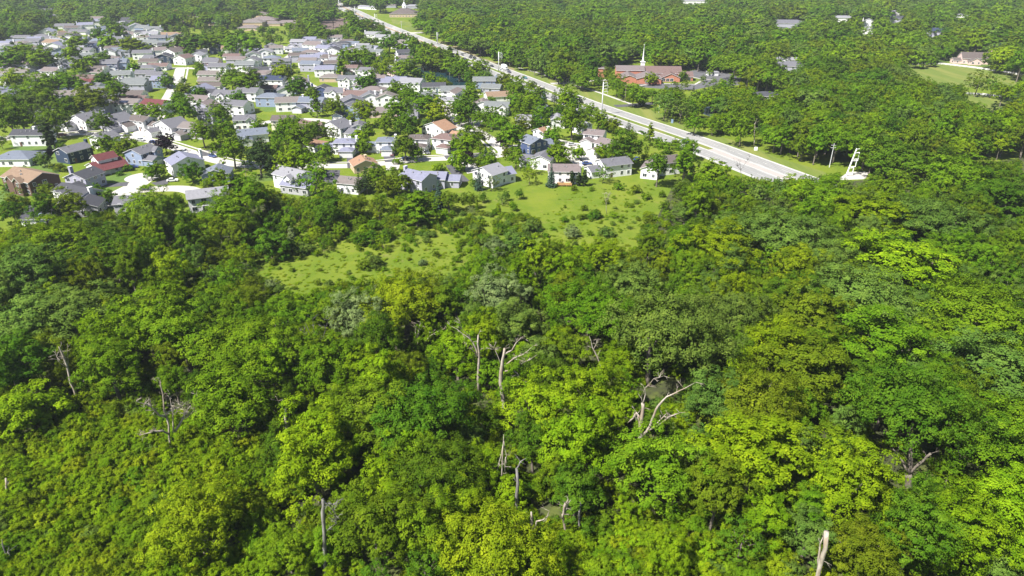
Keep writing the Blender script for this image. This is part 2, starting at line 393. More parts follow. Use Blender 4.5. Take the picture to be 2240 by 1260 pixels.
# ------------------------------------------------------------------ foliage
def unit(a): return a / np.maximum(np.linalg.norm(a, axis=1, keepdims=True), 1e-6)
def crown_arrays(seed, H, R, cz, rz, nclump, nsub, nleaf, size, rc=.30, low=-.45, taper=0.0, rough=.2, fill=.25, aniso=1.0, jit=.38):
    """leaf centres, normals and sizes of a crown: clumps on an uneven dome, twigs on clumps, leaves on twigs"""
    r = np.random.default_rng(seed)
    i = np.arange(nclump) + .5
    z = 1 - (1 - low) * i / nclump; z = np.clip(z + r.normal(0, .05, nclump), low, 1)
    ph = i * 2.399963 + r.normal(0, .25, nclump)
    rr = np.sqrt(np.maximum(1 - z * z, 0.0))
    lobes = 1 + rough * np.sin(ph * 2 + seed) * rr + rough * np.sin(ph * 3 + seed * 1.7 + z * 3)
    rad = lobes * r.uniform(.60, 1.08, nclump)
    w = 1 - taper * np.clip((z - low) / (1 - low), 0, 1)
    c = np.stack([np.cos(ph) * rr * rad * R * w * (aniso), np.sin(ph) * rr * rad * R * w / aniso, cz + z * rad * rz], 1)
    out = unit(c - np.array([0, 0, cz - rz * .35]))
    rcl = R * rc * r.uniform(.7, 1.25, nclump) * (1 - .5 * taper * np.clip(z, 0, 1))
    # twigs
    d = unit(r.normal(size=(nclump, nsub, 3)).reshape(-1, 3) + np.repeat(out, nsub, 0) * .75 + np.array([0, 0, .35]))
    tw = np.repeat(c, nsub, 0) + d * (np.repeat(rcl, nsub) * r.uniform(.45, 1.05, nclump * nsub))[:, None] * np.array([1, 1, .72])
    n = len(tw)
    d2 = unit(r.normal(size=(n * nleaf, 3)) + np.repeat(d, nleaf, 0) * .5 + np.array([0, 0, .3]))
    rt = np.repeat(np.repeat(rcl, nsub) * .42, nleaf)
    P = np.repeat(tw, nleaf, 0) + d2 * (rt * r.uniform(.35, 1.1, n * nleaf))[:, None] * np.array([1, 1, .7])
    Nn = unit(d2 * .8 + np.repeat(d, nleaf, 0) * .7 + np.repeat(np.repeat(out, nsub, 0), nleaf, 0) * .5 + r.normal(0, jit, (n * nleaf, 3)) + np.array([0, 0, .35]))
    S = size * r.uniform(.65, 1.25, n * nleaf)
    # inner filling of bigger leaves
    k = int(n * nleaf * fill * .35)
    q = unit(r.normal(size=(k, 3))); q[:, 2] = np.where(q[:, 2] < low, -q[:, 2], q[:, 2])
    Q = q * (r.uniform(.2, .72, k))[:, None] * np.array([R, R, rz]) + np.array([0, 0, cz])
    if taper: Q[:, :2] *= (1 - taper * np.clip((q[:, 2:3] + .3), 0, 1))
    P = np.concatenate([P, Q]); Nn = np.concatenate([Nn, unit(q + r.normal(0, .3, (k, 3)))]); S = np.concatenate([S, np.full(k, size * 2.0)])
    P[:, 2] = np.maximum(P[:, 2], .06)
    return P, Nn, S, r.uniform(0, 1, len(P))
def conifer_arrays(seed, H, R, layers, per, size, droop=.25, base=.06):
    r = np.random.default_rng(seed); P, Nn, S = [], [], []
    for L in range(layers):
        t = (L + .5) / layers; z = H * (base + (1 - base) * t); rad = R * (1 - t) ** .85 * r.uniform(.85, 1.1)
        nb = max(5, int(12 * (1 - t) + 4))
        for b in range(nb):
            a = 2 * math.pi * (b + r.uniform(-.3, .3)) / nb + L; rb = rad * r.uniform(.75, 1.12)
            k = max(4, int(per * rb / R))
            s = r.uniform(.12, 1, k) ** .8
            side = r.normal(0, .10, k) * rb * (1.2 - s)
            P.append(np.stack([np.cos(a) * s * rb - np.sin(a) * side, np.sin(a) * s * rb + np.cos(a) * side, z - droop * s * rb + r.normal(0, .06, k)], 1))
            Nn.append(np.stack([np.cos(a) * .4 + r.normal(0, .3, k), np.sin(a) * .4 + r.normal(0, .3, k), np.ones(k)], 1)); S.append(np.full(k, size) * r.uniform(.7, 1.3, k))
    P = np.concatenate(P); P[:, 2] = np.maximum(P[:, 2], .05)
    return P, unit(np.concatenate(Nn)), np.concatenate(S), r.uniform(0, 1, len(P))
def leaves_mesh(name, arr, mat, trunk=None, seed=1):
    P, Nn, S, A = arr; n = len(P); r = np.random.default_rng(seed)
    ref = unit(r.normal(size=(n, 3))); u = unit(np.cross(Nn, ref)); v = np.cross(Nn, u)
    s = S[:, None]
    V = np.stack([P - u * s, P - v * s * .62 + Nn * s * .12, P + u * s, P + v * s * .62 + Nn * s * .12], 1).reshape(-1, 3)
    tv = np.zeros((0, 3)); tf = []
    if trunk: tv = np.array(trunk.v); tf = trunk.f
    me = bpy.data.meshes.new(name)
    nv = len(V) + len(tv); me.vertices.add(nv)
    me.vertices.foreach_set("co", np.concatenate([V, tv]).astype(np.float32).ravel())
    li = np.arange(n * 4, dtype=np.int32); ls = np.arange(n, dtype=np.int32) * 4; mi = np.zeros(n, dtype=np.int32)
    if tf:
        tl = np.array([i for f in tf for i in f], dtype=np.int32) + len(V)
        lens = np.array([len(f) for f in tf]); st = np.concatenate([[0], np.cumsum(lens)[:-1]]).astype(np.int32) + n * 4
        li = np.concatenate([li, tl]); ls = np.concatenate([ls, st]); mi = np.concatenate([mi, np.ones(len(tf), dtype=np.int32)])
    me.loops.add(len(li)); me.loops.foreach_set("vertex_index", li)
    me.polygons.add(len(ls)); me.polygons.foreach_set("loop_start", ls); me.polygons.foreach_set("material_index", mi)
    at = me.attributes.new("leaf", 'FLOAT', 'POINT')
    at.data.foreach_set("value", np.concatenate([np.repeat(A, 4), np.zeros(len(tv))]).astype(np.float32))
    me.materials.append(mat)
    if trunk: me.materials.append(BARK)
    me.update(calc_edges=True); return me
def trunk_mb(seed, H, R, cz, r0, limbs=6):
    r = random.Random(seed); mb = MB()
    top = (r.uniform(-.3, .3), r.uniform(-.3, .3), cz + (H - cz) * .35)
    mid = (r.uniform(-.25, .25), r.uniform(-.25, .25), cz * .5)
    mb.tube([(0, 0, -.25), (0, 0, .5), mid, top], [r0 * 1.35, r0, r0 * .75, r0 * .22], 7)
    for k in range(limbs):
        a = 2 * math.pi * k / limbs + r.uniform(-.4, .4); z0 = cz * r.uniform(.42, .85); t = z0 / top[2]
        p0 = (mid[0] * t, mid[1] * t, z0); rr = R * r.uniform(.5, .78)
        p1 = (p0[0] + math.cos(a) * rr * .5, p0[1] + math.sin(a) * rr * .5, z0 + (cz - z0) * .4 + .9)
        p2 = (p0[0] + math.cos(a) * rr, p0[1] + math.sin(a) * rr, cz + r.uniform(0, .5) * (H - cz))
        mb.tube([p0, p1, p2], [r0 * .42, r0 * .28, r0 * .08], 5)
    return mb
# shape: H, R, centre height, half height, clumps, trunk radius, extra
SHAPES = {
    'oak':   dict(H=12.5, R=5.0, cz=7.0, rz=5.4, nc=60, tr=.34, rc=.27, low=-.62),
    'tall':  dict(H=14.5, R=3.9, cz=8.6, rz=5.8, nc=50, tr=.28, rc=.30),
    'wide':  dict(H=12.5, R=7.0, cz=7.8, rz=4.4, nc=84, tr=.46, rc=.22, rough=.13),
    'round': dict(H=8.0, R=3.7, cz=4.3, rz=3.8, nc=40, tr=.20, rc=.31, rough=.12, low=-.75),
    'loose': dict(H=10.0, R=4.2, cz=5.6, rz=4.4, nc=34, low=-.7, tr=.20, rc=.27, rough=.24),
    'bush':  dict(H=3.4, R=2.5, cz=1.5, rz=1.9, nc=22, tr=.08, rc=.38, low=-.5, rough=.2),
    'poplar': dict(H=11.5, R=2.9, cz=4.6, rz=6.6, nc=44, tr=.2, rc=.30, low=-.6, taper=.55, rough=.08),
    'column': dict(H=7.0, R=1.05, cz=3.4, rz=3.6, nc=30, tr=.1, rc=.42, low=-.92, taper=.15, rough=.04),
}
LOD = {'near': (9, 30, .150), 'mid': (7, 16, .24), 'far': (6, 9, .44)}
_arr, _mesh, _trunk = {}, {}, {}
def crown_arr(shape, var, lod):
    k = (shape, var, lod)
    if k not in _arr:
        if shape in ('spruce', 'pine'):
            H, R = (10.5, 2.7) if shape == 'spruce' else (10.5, 3.3)
            per, sz, ly = {'near': (22, .26, 20), 'mid': (15, .34, 16), 'far': (8, .62, 11)}[lod]
            _arr[k] = conifer_arrays(var * 7 + 3, H, R, ly if shape == 'spruce' else max(8, ly * 2 // 3), per, sz, .28 if shape == 'spruce' else -.12, .05 if shape == 'spruce' else .22)
        else:
            s = SHAPES[shape]; ns, nl, sz = LOD[lod]; nc = s['nc']; f = 1.0
            if shape in ('bush',): sz *= .78
            if shape == 'wide' and lod == 'near': nl = 26
            if lod == 'far': nc = int(nc * .62)
            if shape == 'loose': nl = int(nl * .6)
            _arr[k] = crown_arrays(hash((len(shape), var)) % 1000 + var * 13 + len(shape), s['H'], s['R'], s['cz'], s['rz'], nc, ns, nl, sz, s['rc'] * (1.12 if lod == 'far' else 1), s.get('low', -.45), s.get('taper', 0), s.get('rough', .21), (.25 if lod != 'far' else .8) if shape != 'loose' else .05, 1 + .12 * ((var % 3) - 1), .38 if lod != 'far' else .16)
    return _arr[k]
def dims(shape):
    if shape == 'spruce': return 10.5, 2.7, 5
    if shape == 'pine': return 10.5, 3.3, 6
    s = SHAPES[shape]; return s['H'], s['R'], s['cz']
def trunk_of(shape, var):
    k = (shape, var)
    if k not in _trunk:
        if shape in ('spruce', 'pine'):
            mb = MB(); mb.tube([(0, 0, -.2), (0, 0, 5), (0, 0, 9.9)], [.24, .15, .03], 6)
        else:
            s = SHAPES[shape]; mb = trunk_mb(var + 5, s['H'], s['R'], s['cz'], s['tr'], 3 if shape in ('bush', 'column') else 6)
        _trunk[k] = (mb, mb.mesh("trunk", BARK))
    return _trunk[k]
def crown_mesh(shape, var, lod, tone, with_trunk=False):
    k = (shape, var, lod, tone, with_trunk)
    if k not in _mesh:
        _mesh[k] = leaves_mesh("crown", crown_arr(shape, var, lod), MATS["leaf_" + tone], trunk_of(shape, var)[0] if with_trunk else None)
    return _mesh[k]
NVAR = 4
def tree(name, x, y, shape, tone, size, lod='near', var=None, hscale=1.0, cat='tree', label=None, group=None, auto=None, rnd=random):
    """a tree as a thing of its own: crown and trunk under an Empty at its foot; size = crown radius in metres"""
    H, R, cz = dims(shape); s = size / R
    v = rnd.randrange(NVAR) if var is None else var
    e = empty(name, (x, y, 0), rnd.uniform(0, 6.28)); e.scale = (s, s, s * hscale)
    link("trunk", trunk_of(shape, v)[1], e); link("crown", crown_mesh(shape, v, lod, tone), e)
    tag(e, label, cat, group, auto=auto); return e
def scatter(name, rows, kind_label, shapes):
    """one object that instances tree or shrub meshes at many points (stuff): rows of x, y, rotation, sx, sz, index into shapes"""
    src = bpy.data.collections.new(name + "_sources")
    order = {}
    for i, (shape, var, lod, tone) in enumerate(shapes):
        me = crown_mesh(shape, var, lod, tone, True)
        o = bpy.data.objects.new("%s_plant_%04d" % (name, i), me); src.objects.link(o)
    me = bpy.data.meshes.new(name); A = np.array(rows, dtype=np.float32)
    me.vertices.add(len(A)); co = np.zeros((len(A), 3), np.float32); co[:, :2] = A[:, :2]; me.vertices.foreach_set("co", co.ravel())
    for nm, dt, arr in (("turn", 'FLOAT_VECTOR', np.stack([A[:, 2] * 0, A[:, 2] * 0, A[:, 2]], 1)), ("size", 'FLOAT_VECTOR', np.stack([A[:, 3], A[:, 3], A[:, 4]], 1))):
        at = me.attributes.new(nm, dt, 'POINT'); at.data.foreach_set("vector", arr.astype(np.float32).ravel())
    at = me.attributes.new("pick", 'INT', 'POINT'); at.data.foreach_set("value", A[:, 5].astype(np.int32))
    o = link(name, me); ng = bpy.data.node_groups.new(name, 'GeometryNodeTree')
    ng.interface.new_socket("Geometry", in_out='INPUT', socket_type='NodeSocketGeometry'); ng.interface.new_socket("Geometry", in_out='OUTPUT', socket_type='NodeSocketGeometry')
    N, L = ng.nodes, ng.links
    gi, go = N.new("NodeGroupInput"), N.new("NodeGroupOutput"); ip = N.new("GeometryNodeInstanceOnPoints"); ci = N.new("GeometryNodeCollectionInfo")
    ci.inputs["Collection"].default_value = src; ci.inputs["Separate Children"].default_value = True; ci.inputs["Reset Children"].default_value = True
    ip.inputs["Pick Instance"].default_value = True
    def named(n, t):
        a = N.new("GeometryNodeInputNamedAttribute"); a.data_type = t; a.inputs["Name"].default_value = n
        return next(s for s in a.outputs if s.enabled and s.name == "Attribute")
    L.new(gi.outputs[0], ip.inputs["Points"]); L.new(ci.outputs[0], ip.inputs["Instance"])
    L.new(named("pick", 'INT'), ip.inputs["Instance Index"]); L.new(named("turn", 'FLOAT_VECTOR'), ip.inputs["Rotation"]); L.new(named("size", 'FLOAT_VECTOR'), ip.inputs["Scale"])
    L.new(ip.outputs[0], go.inputs[0])
    md = o.modifiers.new("scatter", 'NODES'); md.node_group = ng
    tag(o, kind_label, kind='stuff'); return o

# ------------------------------------------------------------------ dead trees, traced as branches round a standing foot
def dead_tree(label, base, lines, mat=None, name="dead_tree", cat="dead tree", depth=.5, seed=1, twigs=0):
    """base: ground pixel; lines: [(radius at start, radius at end, [(px, py), ...])] branches; each gets its own spread in depth"""
    mat = mat or DEADWOOD
    bx, by = G(*base); d = math.hypot(bx, by); dist = math.sqrt(bx * bx + by * by + CAM_H ** 2)
    ang = math.atan2(bx, by); ca, sa = math.cos(-ang), math.sin(-ang)
    R = random.Random(seed)
    e = empty(name, (bx, by, 0)); tag(e, label, cat)
    def lift(px, py, dep):
        # a point in the upright plane through the foot, pushed dep metres away from the camera
        x = (px - 1120) / FPX; y = -(py - 630) / FPX
        dx, dy, dz = x, cP + y * sP, -sP + y * cP
        n = (bx / d, by / d); t = (d + dep) / (dx * n[0] + dy * n[1])
        return Vector((dx * t - bx, dy * t - by, CAM_H + dz * t))
    for i, (r0, r1, pts) in enumerate(lines):
        k = len(pts); dep = 0 if i == 0 else R.uniform(-depth, depth) * 2
        V = []
        for j, p in enumerate(pts):
            f = j / max(k - 1, 1); V.append(lift(p[0], p[1], dep * f if i else 0))
        if i == 0: V[0] = Vector((V[0].x, V[0].y, -.2))
        W = []
        for a, b in zip(V, V[1:]):
            W.append(a); l = (b - a).length
            if l > .8: W.append(a.lerp(b, .5) + Vector((R.uniform(-1, 1), R.uniform(-1, 1), R.uniform(-1, 1))) * l * .05)
        W.append(V[-1])
        n = len(W); rad = [r0 + (r1 - r0) * (j / (n - 1)) for j in range(n)]
        rad = [q * .8 * R.uniform(.84, 1.14) for q in rad]
        if n > 2 and r1 < .2: rad[-1] *= .35
        mb = MB(); mb.tube(W, rad, 7)
        for _ in range((twigs + 3) if i else (twigs + 2) // 2):
            j = R.randrange(n // 2, n); o = W[j]; dr = Vector((R.uniform(-1, 1), R.uniform(-1, 1), R.uniform(-.2, 1))).normalized(); l = R.uniform(.7, 2.0)
            q = o + dr * l * .5 + Vector((R.uniform(-.2, .2), R.uniform(-.2, .2), .1)); mb.tube([o, q, o + dr * l], [.05, .035, .012], 4)
            for __ in range(2):
                dr2 = (dr + Vector((R.uniform(-1, 1), R.uniform(-1, 1), R.uniform(-.5, .8))) * .8).normalized(); mb.tube([q, q + dr2 * l * .5], [.028, .008], 4)
        mb.build("trunk" if i == 0 else "branch", mat, e, smooth=True)
    return e
# ------------------------------------------------------------------ houses
ROOFS = {'gray': '77777f', 'dkgray': '4f5058', 'ltgray': '9a9aa2', 'blue': '7a8292', 'lav': '8d8fa6', 'brown': '6d6462', 'red': '733f42', 'redbr': '7e6966', 'orange': 'aa876f',
         'taupe': '857d7b', 'tan': '97806c', 'navy': '3c4763', 'green': '7f8486', 'brick': 'a85f4b', 'rose': '857a7a'}
WALLS = {'white': 'e8e8ea', 'cream': 'ded7c6', 'tan': 'bda98f', 'gray': 'a8a8ae', 'blue': '8d9bb5', 'slate': '47557a', 'brick': '624c43', 'lav': 'a9a8ba', 'pink': 'd9bfb9', 'redbrick': 'b87b66', 'navy': '2f3f56', 'taupe': 'a39689'}
def roof_mat(k):
    c = srgb(ROOFS[k]); return surf("roof_" + k, tuple(x * .68 for x in c), tuple(x * .50 for x in c), .9, .9, 5, c3=tuple(x * .6 for x in c), scale2=.15)
def wall_mat(k):
    n = "wall_" + k
    if n in MATS: return MATS[n]
    c = srgb(WALLS[k]); m = surf(n, c, tuple(x * .93 for x in c), .8, .75)
    N, L = m.node_tree.nodes, m.node_tree.links
    b = next(x for x in N if x.type == 'BSDF_PRINCIPLED'); w = N.new("ShaderNodeTexWave"); w.bands_direction = 'Z'; w.inputs["Scale"].default_value = 1.6
    g = N.new("ShaderNodeNewGeometry"); L.new(g.outputs["Position"], w.inputs["Vector"]); bp = N.new("ShaderNodeBump"); bp.inputs["Distance"].default_value = .04
    L.new(w.outputs[0], bp.inputs["Height"]); L.new(bp.outputs[0], b.inputs["Normal"]); return m
TRIM = surf("white_trim", (.76, .76, .77), (.68, .68, .70), 3, .5)
RNG = random.Random(11)
class House:
    """a house in local axes: x along the side that faces the camera, y away from it"""
    def __init__(s, name, x, y, ang, roof, wall, detail, label=None, auto=None, cat='house', group=None):
        s.e = empty(name, (x, y, 0), ang); s.roof, s.wall, s.detail = roof_mat(roof), wall_mat(wall), detail
        tag(s.e, label, cat, group, auto=auto); s.walls = MB(); s.blocks = []; s.rc, s.wc = roof, wall
        s.c = (x, y)
    def block(s, x0, y0, x1, y1, h, rise, ridge='x', z0=0.0, over=.45, roofm=None, wins=True, front_only=False, wallm=None):
        w = s.walls if wallm is None else MB()
        z1 = h
        # walls, butted, sunk a little into the ground
        zb = z0 if z0 > 0 else -.3
        for a, b in (((x0, y0), (x1, y0)), ((x1, y0), (x1, y1)), ((x1, y1), (x0, y1)), ((x0, y1), (x0, y0))):
            w.poly([(*a, zb), (*b, zb), (*b, z1), (*a, z1)])
        th = .16; rf = MB(); xm, ym = (x0 + x1) / 2, (y0 + y1) / 2
        if ridge in ('x', 'y'):
            if ridge == 'x':
                for xx, fl in ((x0, 1), (x1, -1)):
                    q = [(xx, y0, z1), (xx, y1, z1), (xx, ym, z1 + rise)]; w.poly(q[::fl])
            else:
                for yy, fl in ((y0, 1), (y1, -1)):
                    q = [(x0, yy, z1), (x1, yy, z1), (xm, yy, z1 + rise)]; w.poly(q[::fl])
            half = (y1 - y0) / 2 if ridge == 'x' else (x1 - x0) / 2
            k = rise / half; e = over; ze = z1 - e * k
            for sgn in (-1, 1):
                if ridge == 'x':
                    ye = (y0 - e) if sgn < 0 else (y1 + e)
                    A = [(x0 - e, ye, ze), (x1 + e, ye, ze), (x1 + e, ym, z1 + rise), (x0 - e, ym, z1 + rise)]
                else:
                    xe = (x0 - e) if sgn < 0 else (x1 + e)
                    A = [(xe, y0 - e, ze), (xm, y0 - e, z1 + rise), (xm, y1 + e, z1 + rise), (xe, y1 + e, ze)]
                up = [(a, b, c + .03 + th) for a, b, c in A]; dn = [(a, b, c + .03) for a, b, c in A]
                rf.poly(up, 0); rf.poly(dn[::-1], 1)
                for i in range(4):
                    j = (i + 1) % 4
                    if {i, j} == ({2, 3} if ridge == 'x' else {1, 2}): continue
                    rf.poly([dn[i], dn[j], up[j], up[i]], 1)
        else:
            e = over; X0, X1, Y0, Y1 = x0 - e, x1 + e, y0 - e, y1 + e
            if (X1 - X0) >= (Y1 - Y0): hd = (Y1 - Y0) / 2; a, b = (X0 + hd, ym), (X1 - hd, ym)
            else: hd = (X1 - X0) / 2; a, b = (xm, Y0 + hd), (xm, Y1 - hd)
            zt = z1 + rise; zz = z1 + .03
            c = [(X0, Y0, zz + th), (X1, Y0, zz + th), (X1, Y1, zz + th), (X0, Y1, zz + th)]; ra, rb = (*a, zt), (*b, zt)
            if (X1 - X0) >= (Y1 - Y0):
                for q in ([c[0], c[1], rb, ra], [c[2], c[3], ra, rb], [c[3], c[0], ra], [c[1], c[2], rb]): rf.poly(q, 0)
            else:
                for q in ([c[0], c[1], ra], [c[2], c[3], rb], [c[3], c[0], ra, rb], [c[1], c[2], rb, ra]): rf.poly(q, 0)
            d = [(p[0], p[1], zz) for p in c]; rf.poly(d[::-1], 1)
            for i in range(4): j = (i + 1) % 4; rf.poly([d[i], d[j], c[j], c[i]], 1)
        rf.build("roof", [roofm or s.roof, TRIM], s.e)
        if wallm is not None: w.build("wall", wallm, s.e)
        s.blocks.append((x0, y0, x1, y1, h))
        if wins and s.detail > 0: s.windows(x0, y0, x1, y1, z0, h, front_only)
    def windows(s, x0, y0, x1, y1, z0, h, front_only=False):
        rows = [z0 + 1.0] + ([z0 + 3.75] if h - z0 > 4.6 else [])
        sides = [('f', x1 - x0)] + ([] if front_only else [('l', y1 - y0), ('r', y1 - y0)])
        for sd, ln in sides:
            n = max(1, int(ln / (3.1 if s.detail > 1 else 4.2)))
            for z in rows:
                for i in range(n):
                    if RNG.random() < (.12 if sd == 'f' else .35): continue
                    t = (i + .5) / n * ln; ww = RNG.choice((.5, .5, .8)); hh = 1.35
                    s.window(sd, (x0, y0, x1, y1), t, z, ww, hh)
    def window(s, sd, B, t, z, ww, hh):
        x0, y0, x1, y1 = B
        def bx(mb, a, b, za, zb, d0, d1, mi):
            if sd == 'f': mb.box(x0 + a, y0 - d1, za, x0 + b, y0 - d0, zb, mi)
            elif sd == 'l': mb.box(x0 - d1, y0 + a, za, x0 - d0, y0 + b, zb, mi)
            else: mb.box(x1 + d0, y0 + a, za, x1 + d1, y0 + b, zb, mi)
        f = MB(); bx(f, t - ww - .12, t + ww + .12, z - .12, z + hh + .12, -.02, .06, 0)
        g = MB(); bx(g, t - ww, t - .04, z, z + hh, .061, .075, 0); bx(g, t + .04, t + ww, z, z + hh, .061, .075, 0)
        w = f.build("window", TRIM, s.e)
        if s.detail > 1: g.build("pane", GLASS, w)
        else:
            n = len(f.v); f.v += g.v; f.f += [tuple(i + n for i in q) for q in g.f]; f.m += [1] * len(g.f)
            w.data = f.mesh("window", [TRIM, GLASS])
    def garage(s, x0, y0, x1, h=2.9, depth=5.5, rise=1.7, ridge='y', roofm=None):
        s.block(x0, y0 - depth, x1, y0 - .003, h, rise, ridge, wins=False, roofm=roofm)
        if s.detail > 0:
            mb = MB(); mb.box(x0 + .5, y0 - depth - .05, 0, x1 - .5, y0 - depth + .03, 2.25)
            if s.detail > 1:
                for k in range(1, 4): mb.box(x0 + .5, y0 - depth - .07, k * .56 - .02, x1 - .5, y0 - depth - .051, k * .56 + .02)
            mb.build("garage_door", surf("garage_paint", (.70, .70, .71), (.62, .62, .63), 1.5, .55), s.e)
    def chimney(s, x, y, h, m=None):
        mb = MB(); mb.box(x - .45, y - .75, 0 if True else 0, x + .45, y + .75, h); mb.box(x - .55, y - .85, h, x + .55, y + .85, h + .22)
        mb.build("chimney", m or s.wall, s.e)
    def door(s, x, y):
        mb = MB(); mb.box(x - .5, y - .07, 0, x + .5, y + .02, 2.1); mb.build("door", surf("door_paint", (.16, .09, .07), None, 2, .5), s.e)
    def done(s):
        s.walls.build("wall", s.wall, s.e); return s.e
HOUSES = []
def house(A, B, z, D, style, roof, wall, ex='', label=None, detail=2, storeys=None, auto=None, h=None, rise=None):
    """A, B: pixels of the ends of the eave that faces the camera, z its height; D the depth away from it"""
    a, b = G(*A, z), G(*B, z); L = math.dist(a, b); ang = math.atan2(b[1] - a[1], b[0] - a[0])
    H = House("house", a[0], a[1], ang, roof, wall, detail, label, auto); t = ex.split()
    h = h or z; k = .34
    def ri(w): return min(max(w * k * .5 + .3, 1.2), 3.4)
    main = {'g': 'x', 'G': 'y', 'h': 'h'}[style]
    H.block(0, 0, L, D, h, rise or ri(D if main != 'y' else L), main)
    gw = min(6.2, L * .62)
    if 'gl' in t: H.garage(0.15, 0, gw, rise=ri(gw), ridge='y')
    if 'gr' in t: H.garage(L - gw, 0, L - .15, rise=ri(gw), ridge='y')
    if 'hl' in t: H.garage(0.15, 0, gw, rise=1.5, ridge='h')
    if 'hr' in t: H.garage(L - gw, 0, L - .15, rise=1.5, ridge='h')
    if 'wl' in t: H.block(-5.5, 1.5, -.003, D - .5, min(3.0, h), ri(D - 2), 'x')
    if 'wr' in t: H.block(L + .003, 1.5, L + 5.5, D - .5, min(3.0, h), ri(D - 2), 'x')
    if 'xg' in t: H.block(L * .3, -1.3, L * .3 + 4.2, -.003, h, 1.5, 'y', front_only=True)
    if 'xr' in t: H.block(L * .6, -1.6, L * .6 + 4.4, -.003, h, 1.6, 'y', front_only=True)
    rz = h + (rise or ri(D if main != 'y' else L))
    if 'cl' in t: H.chimney(-.46, D * .45, rz + .9)
    if 'cr' in t: H.chimney(L + .46, D * .45, rz + .9)
    if 'cm' in t: H.chimney(L * .6, D * .5, rz + 1.0)
    if 'po' in t:
        mb = MB(); mb.poly([(0, -2.2, 2.5), (L, -2.2, 2.5), (L, -.01, 3.1), (0, -.01, 3.1)]); mb.poly([(0, -2.2, 2.38), (0, -.01, 2.98), (L, -.01, 2.98), (L, -2.2, 2.38)]); mb.poly([(0, -2.2, 2.38), (L, -2.2, 2.38), (L, -2.2, 2.5), (0, -2.2, 2.5)])
        mb.build("porch_roof", H.roof, H.e)
        for i in range(4): q = MB(); xx = .1 + i * (L - .2) / 3; q.box(xx - .09, -2.1, 0, xx + .09, -1.92, 2.38); q.build("porch_post", TRIM, H.e)
    if 'so' in t:
        mb = MB(); kk = (rz - h) / (D / 2)
        for i in range(3):
            x0 = L * .3 + i * 1.75; mb.poly([(x0, .9, h + .9 * kk + .33), (x0 + 1.65, .9, h + .9 * kk + .33), (x0 + 1.65, 3.1, h + 3.1 * kk + .33), (x0, 3.1, h + 3.1 * kk + .33)])
        mb.build("solar_panel", surf("solar_panel", (.02, .025, .05), (.03, .035, .06), 2, .2, spec=.6), H.e)
    if 'up' in t:
        H.block(L * .2, D * .3, L * .85, D * .95, h + 2.7, 1.9, 'x')
    if detail > 1:
        kk = (rz - h) / ((D if main != 'y' else L) / 2)
        for _ in range(RNG.choice((1, 2, 3))):
            if main == 'y': vx, vy = L * RNG.choice((.3, .7)), D * RNG.uniform(.2, .8); vz = h + min(vx, L - vx) * kk
            else: vx, vy = L * RNG.uniform(.25, .75), D * RNG.uniform(.22, .4); vz = h + vy * kk
            mb = MB(); mb.box(vx - .16, vy - .16, vz - .1, vx + .16, vy + .16, vz + .75); mb.build("roof_vent", surf("vent_metal", (.3, .3, .31), (.22, .22, .23), 2, .6), H.e)
    if 'sk' in t:
        kk = (rz - h) / (D / 2); mb = MB(); mb.poly([(L * .45, 1.2, h + 1.2 * kk + .32), (L * .45 + 1.6, 1.2, h + 1.2 * kk + .32), (L * .45 + 1.6, 2.6, h + 2.6 * kk + .32), (L * .45, 2.6, h + 2.6 * kk + .32)])
        mb.build("skylight", surf("skylight_glass", (.35, .42, .5), (.3, .38, .46), 1, .1, spec=.7), H.e)
    if 'dk' in t:
        dm = surf("deck_wood", (.50, .30, .14), (.38, .22, .10), 2, .8); mb = MB(); x0 = L * .28
        mb.box(x0, -3.6, .55, x0 + 6, -.01, .7); mb.box(x0, -3.62, .7, x0 + 6, -3.55, 1.55); mb.build("deck", dm, H.e)
        for i in range(4): q = MB(); xx = x0 + .1 + i * 1.93; q.box(xx - .08, -3.54, -.2, xx + .08, -3.4, .55); q.build("deck_post", dm, H.e)
    if detail > 1 and 'nd' not in t: H.door(L * (.72 if 'gl' in t or 'hl' in t else .25), 0)
    HOUSES.append((a[0] + math.cos(ang) * L / 2 - math.sin(ang) * D / 2, a[1] + math.sin(ang) * L / 2 + math.cos(ang) * D / 2, max(L, D) * .5 + 1.5))
    H.done(); return H
def far_house(px, py, w, d, rot, st, style, roof, wall, ex=''):
    """px, py: pixel of the ground in the middle of the house"""
    w *= 1.17; d *= 1.1; wall = {'cream': 'white', 'gray': 'lav'}.get(wall, wall); x, y = G(px, py); r = math.radians(rot); h = 5.4 if st == 2 else 3.0
    ux, uy = math.cos(r), math.sin(r)
    a = (x - ux * w / 2 + uy * d / 2, y - uy * w / 2 - ux * d / 2); b = (a[0] + ux * w, a[1] + uy * w)
    dist = math.hypot(x, y); det = 1 if dist < 900 else 0
    adj = {'gray': 'grey', 'dkgray': 'dark grey', 'ltgray': 'pale grey', 'blue': 'blue-grey', 'lav': 'lavender-grey', 'redbr': 'reddish brown', 'taupe': 'taupe', 'rose': 'dusty rose', 'navy': 'navy', 'green': 'green-grey'}.get(roof, roof)
    lab = "%s %s house with %s %s roof" % ('tall' if st == 2 else 'low', {'lav': 'lavender', 'redbrick': 'red brick', 'gray': 'grey', 'slate': 'slate blue'}.get(wall, wall), adj, {'g': 'pitched', 'G': 'gabled', 'h': 'hipped'}[style])
    return house(PR(a[0], a[1], h), PR(b[0], b[1], h), h, d, style, roof, wall, ex, None, det, auto=lab)

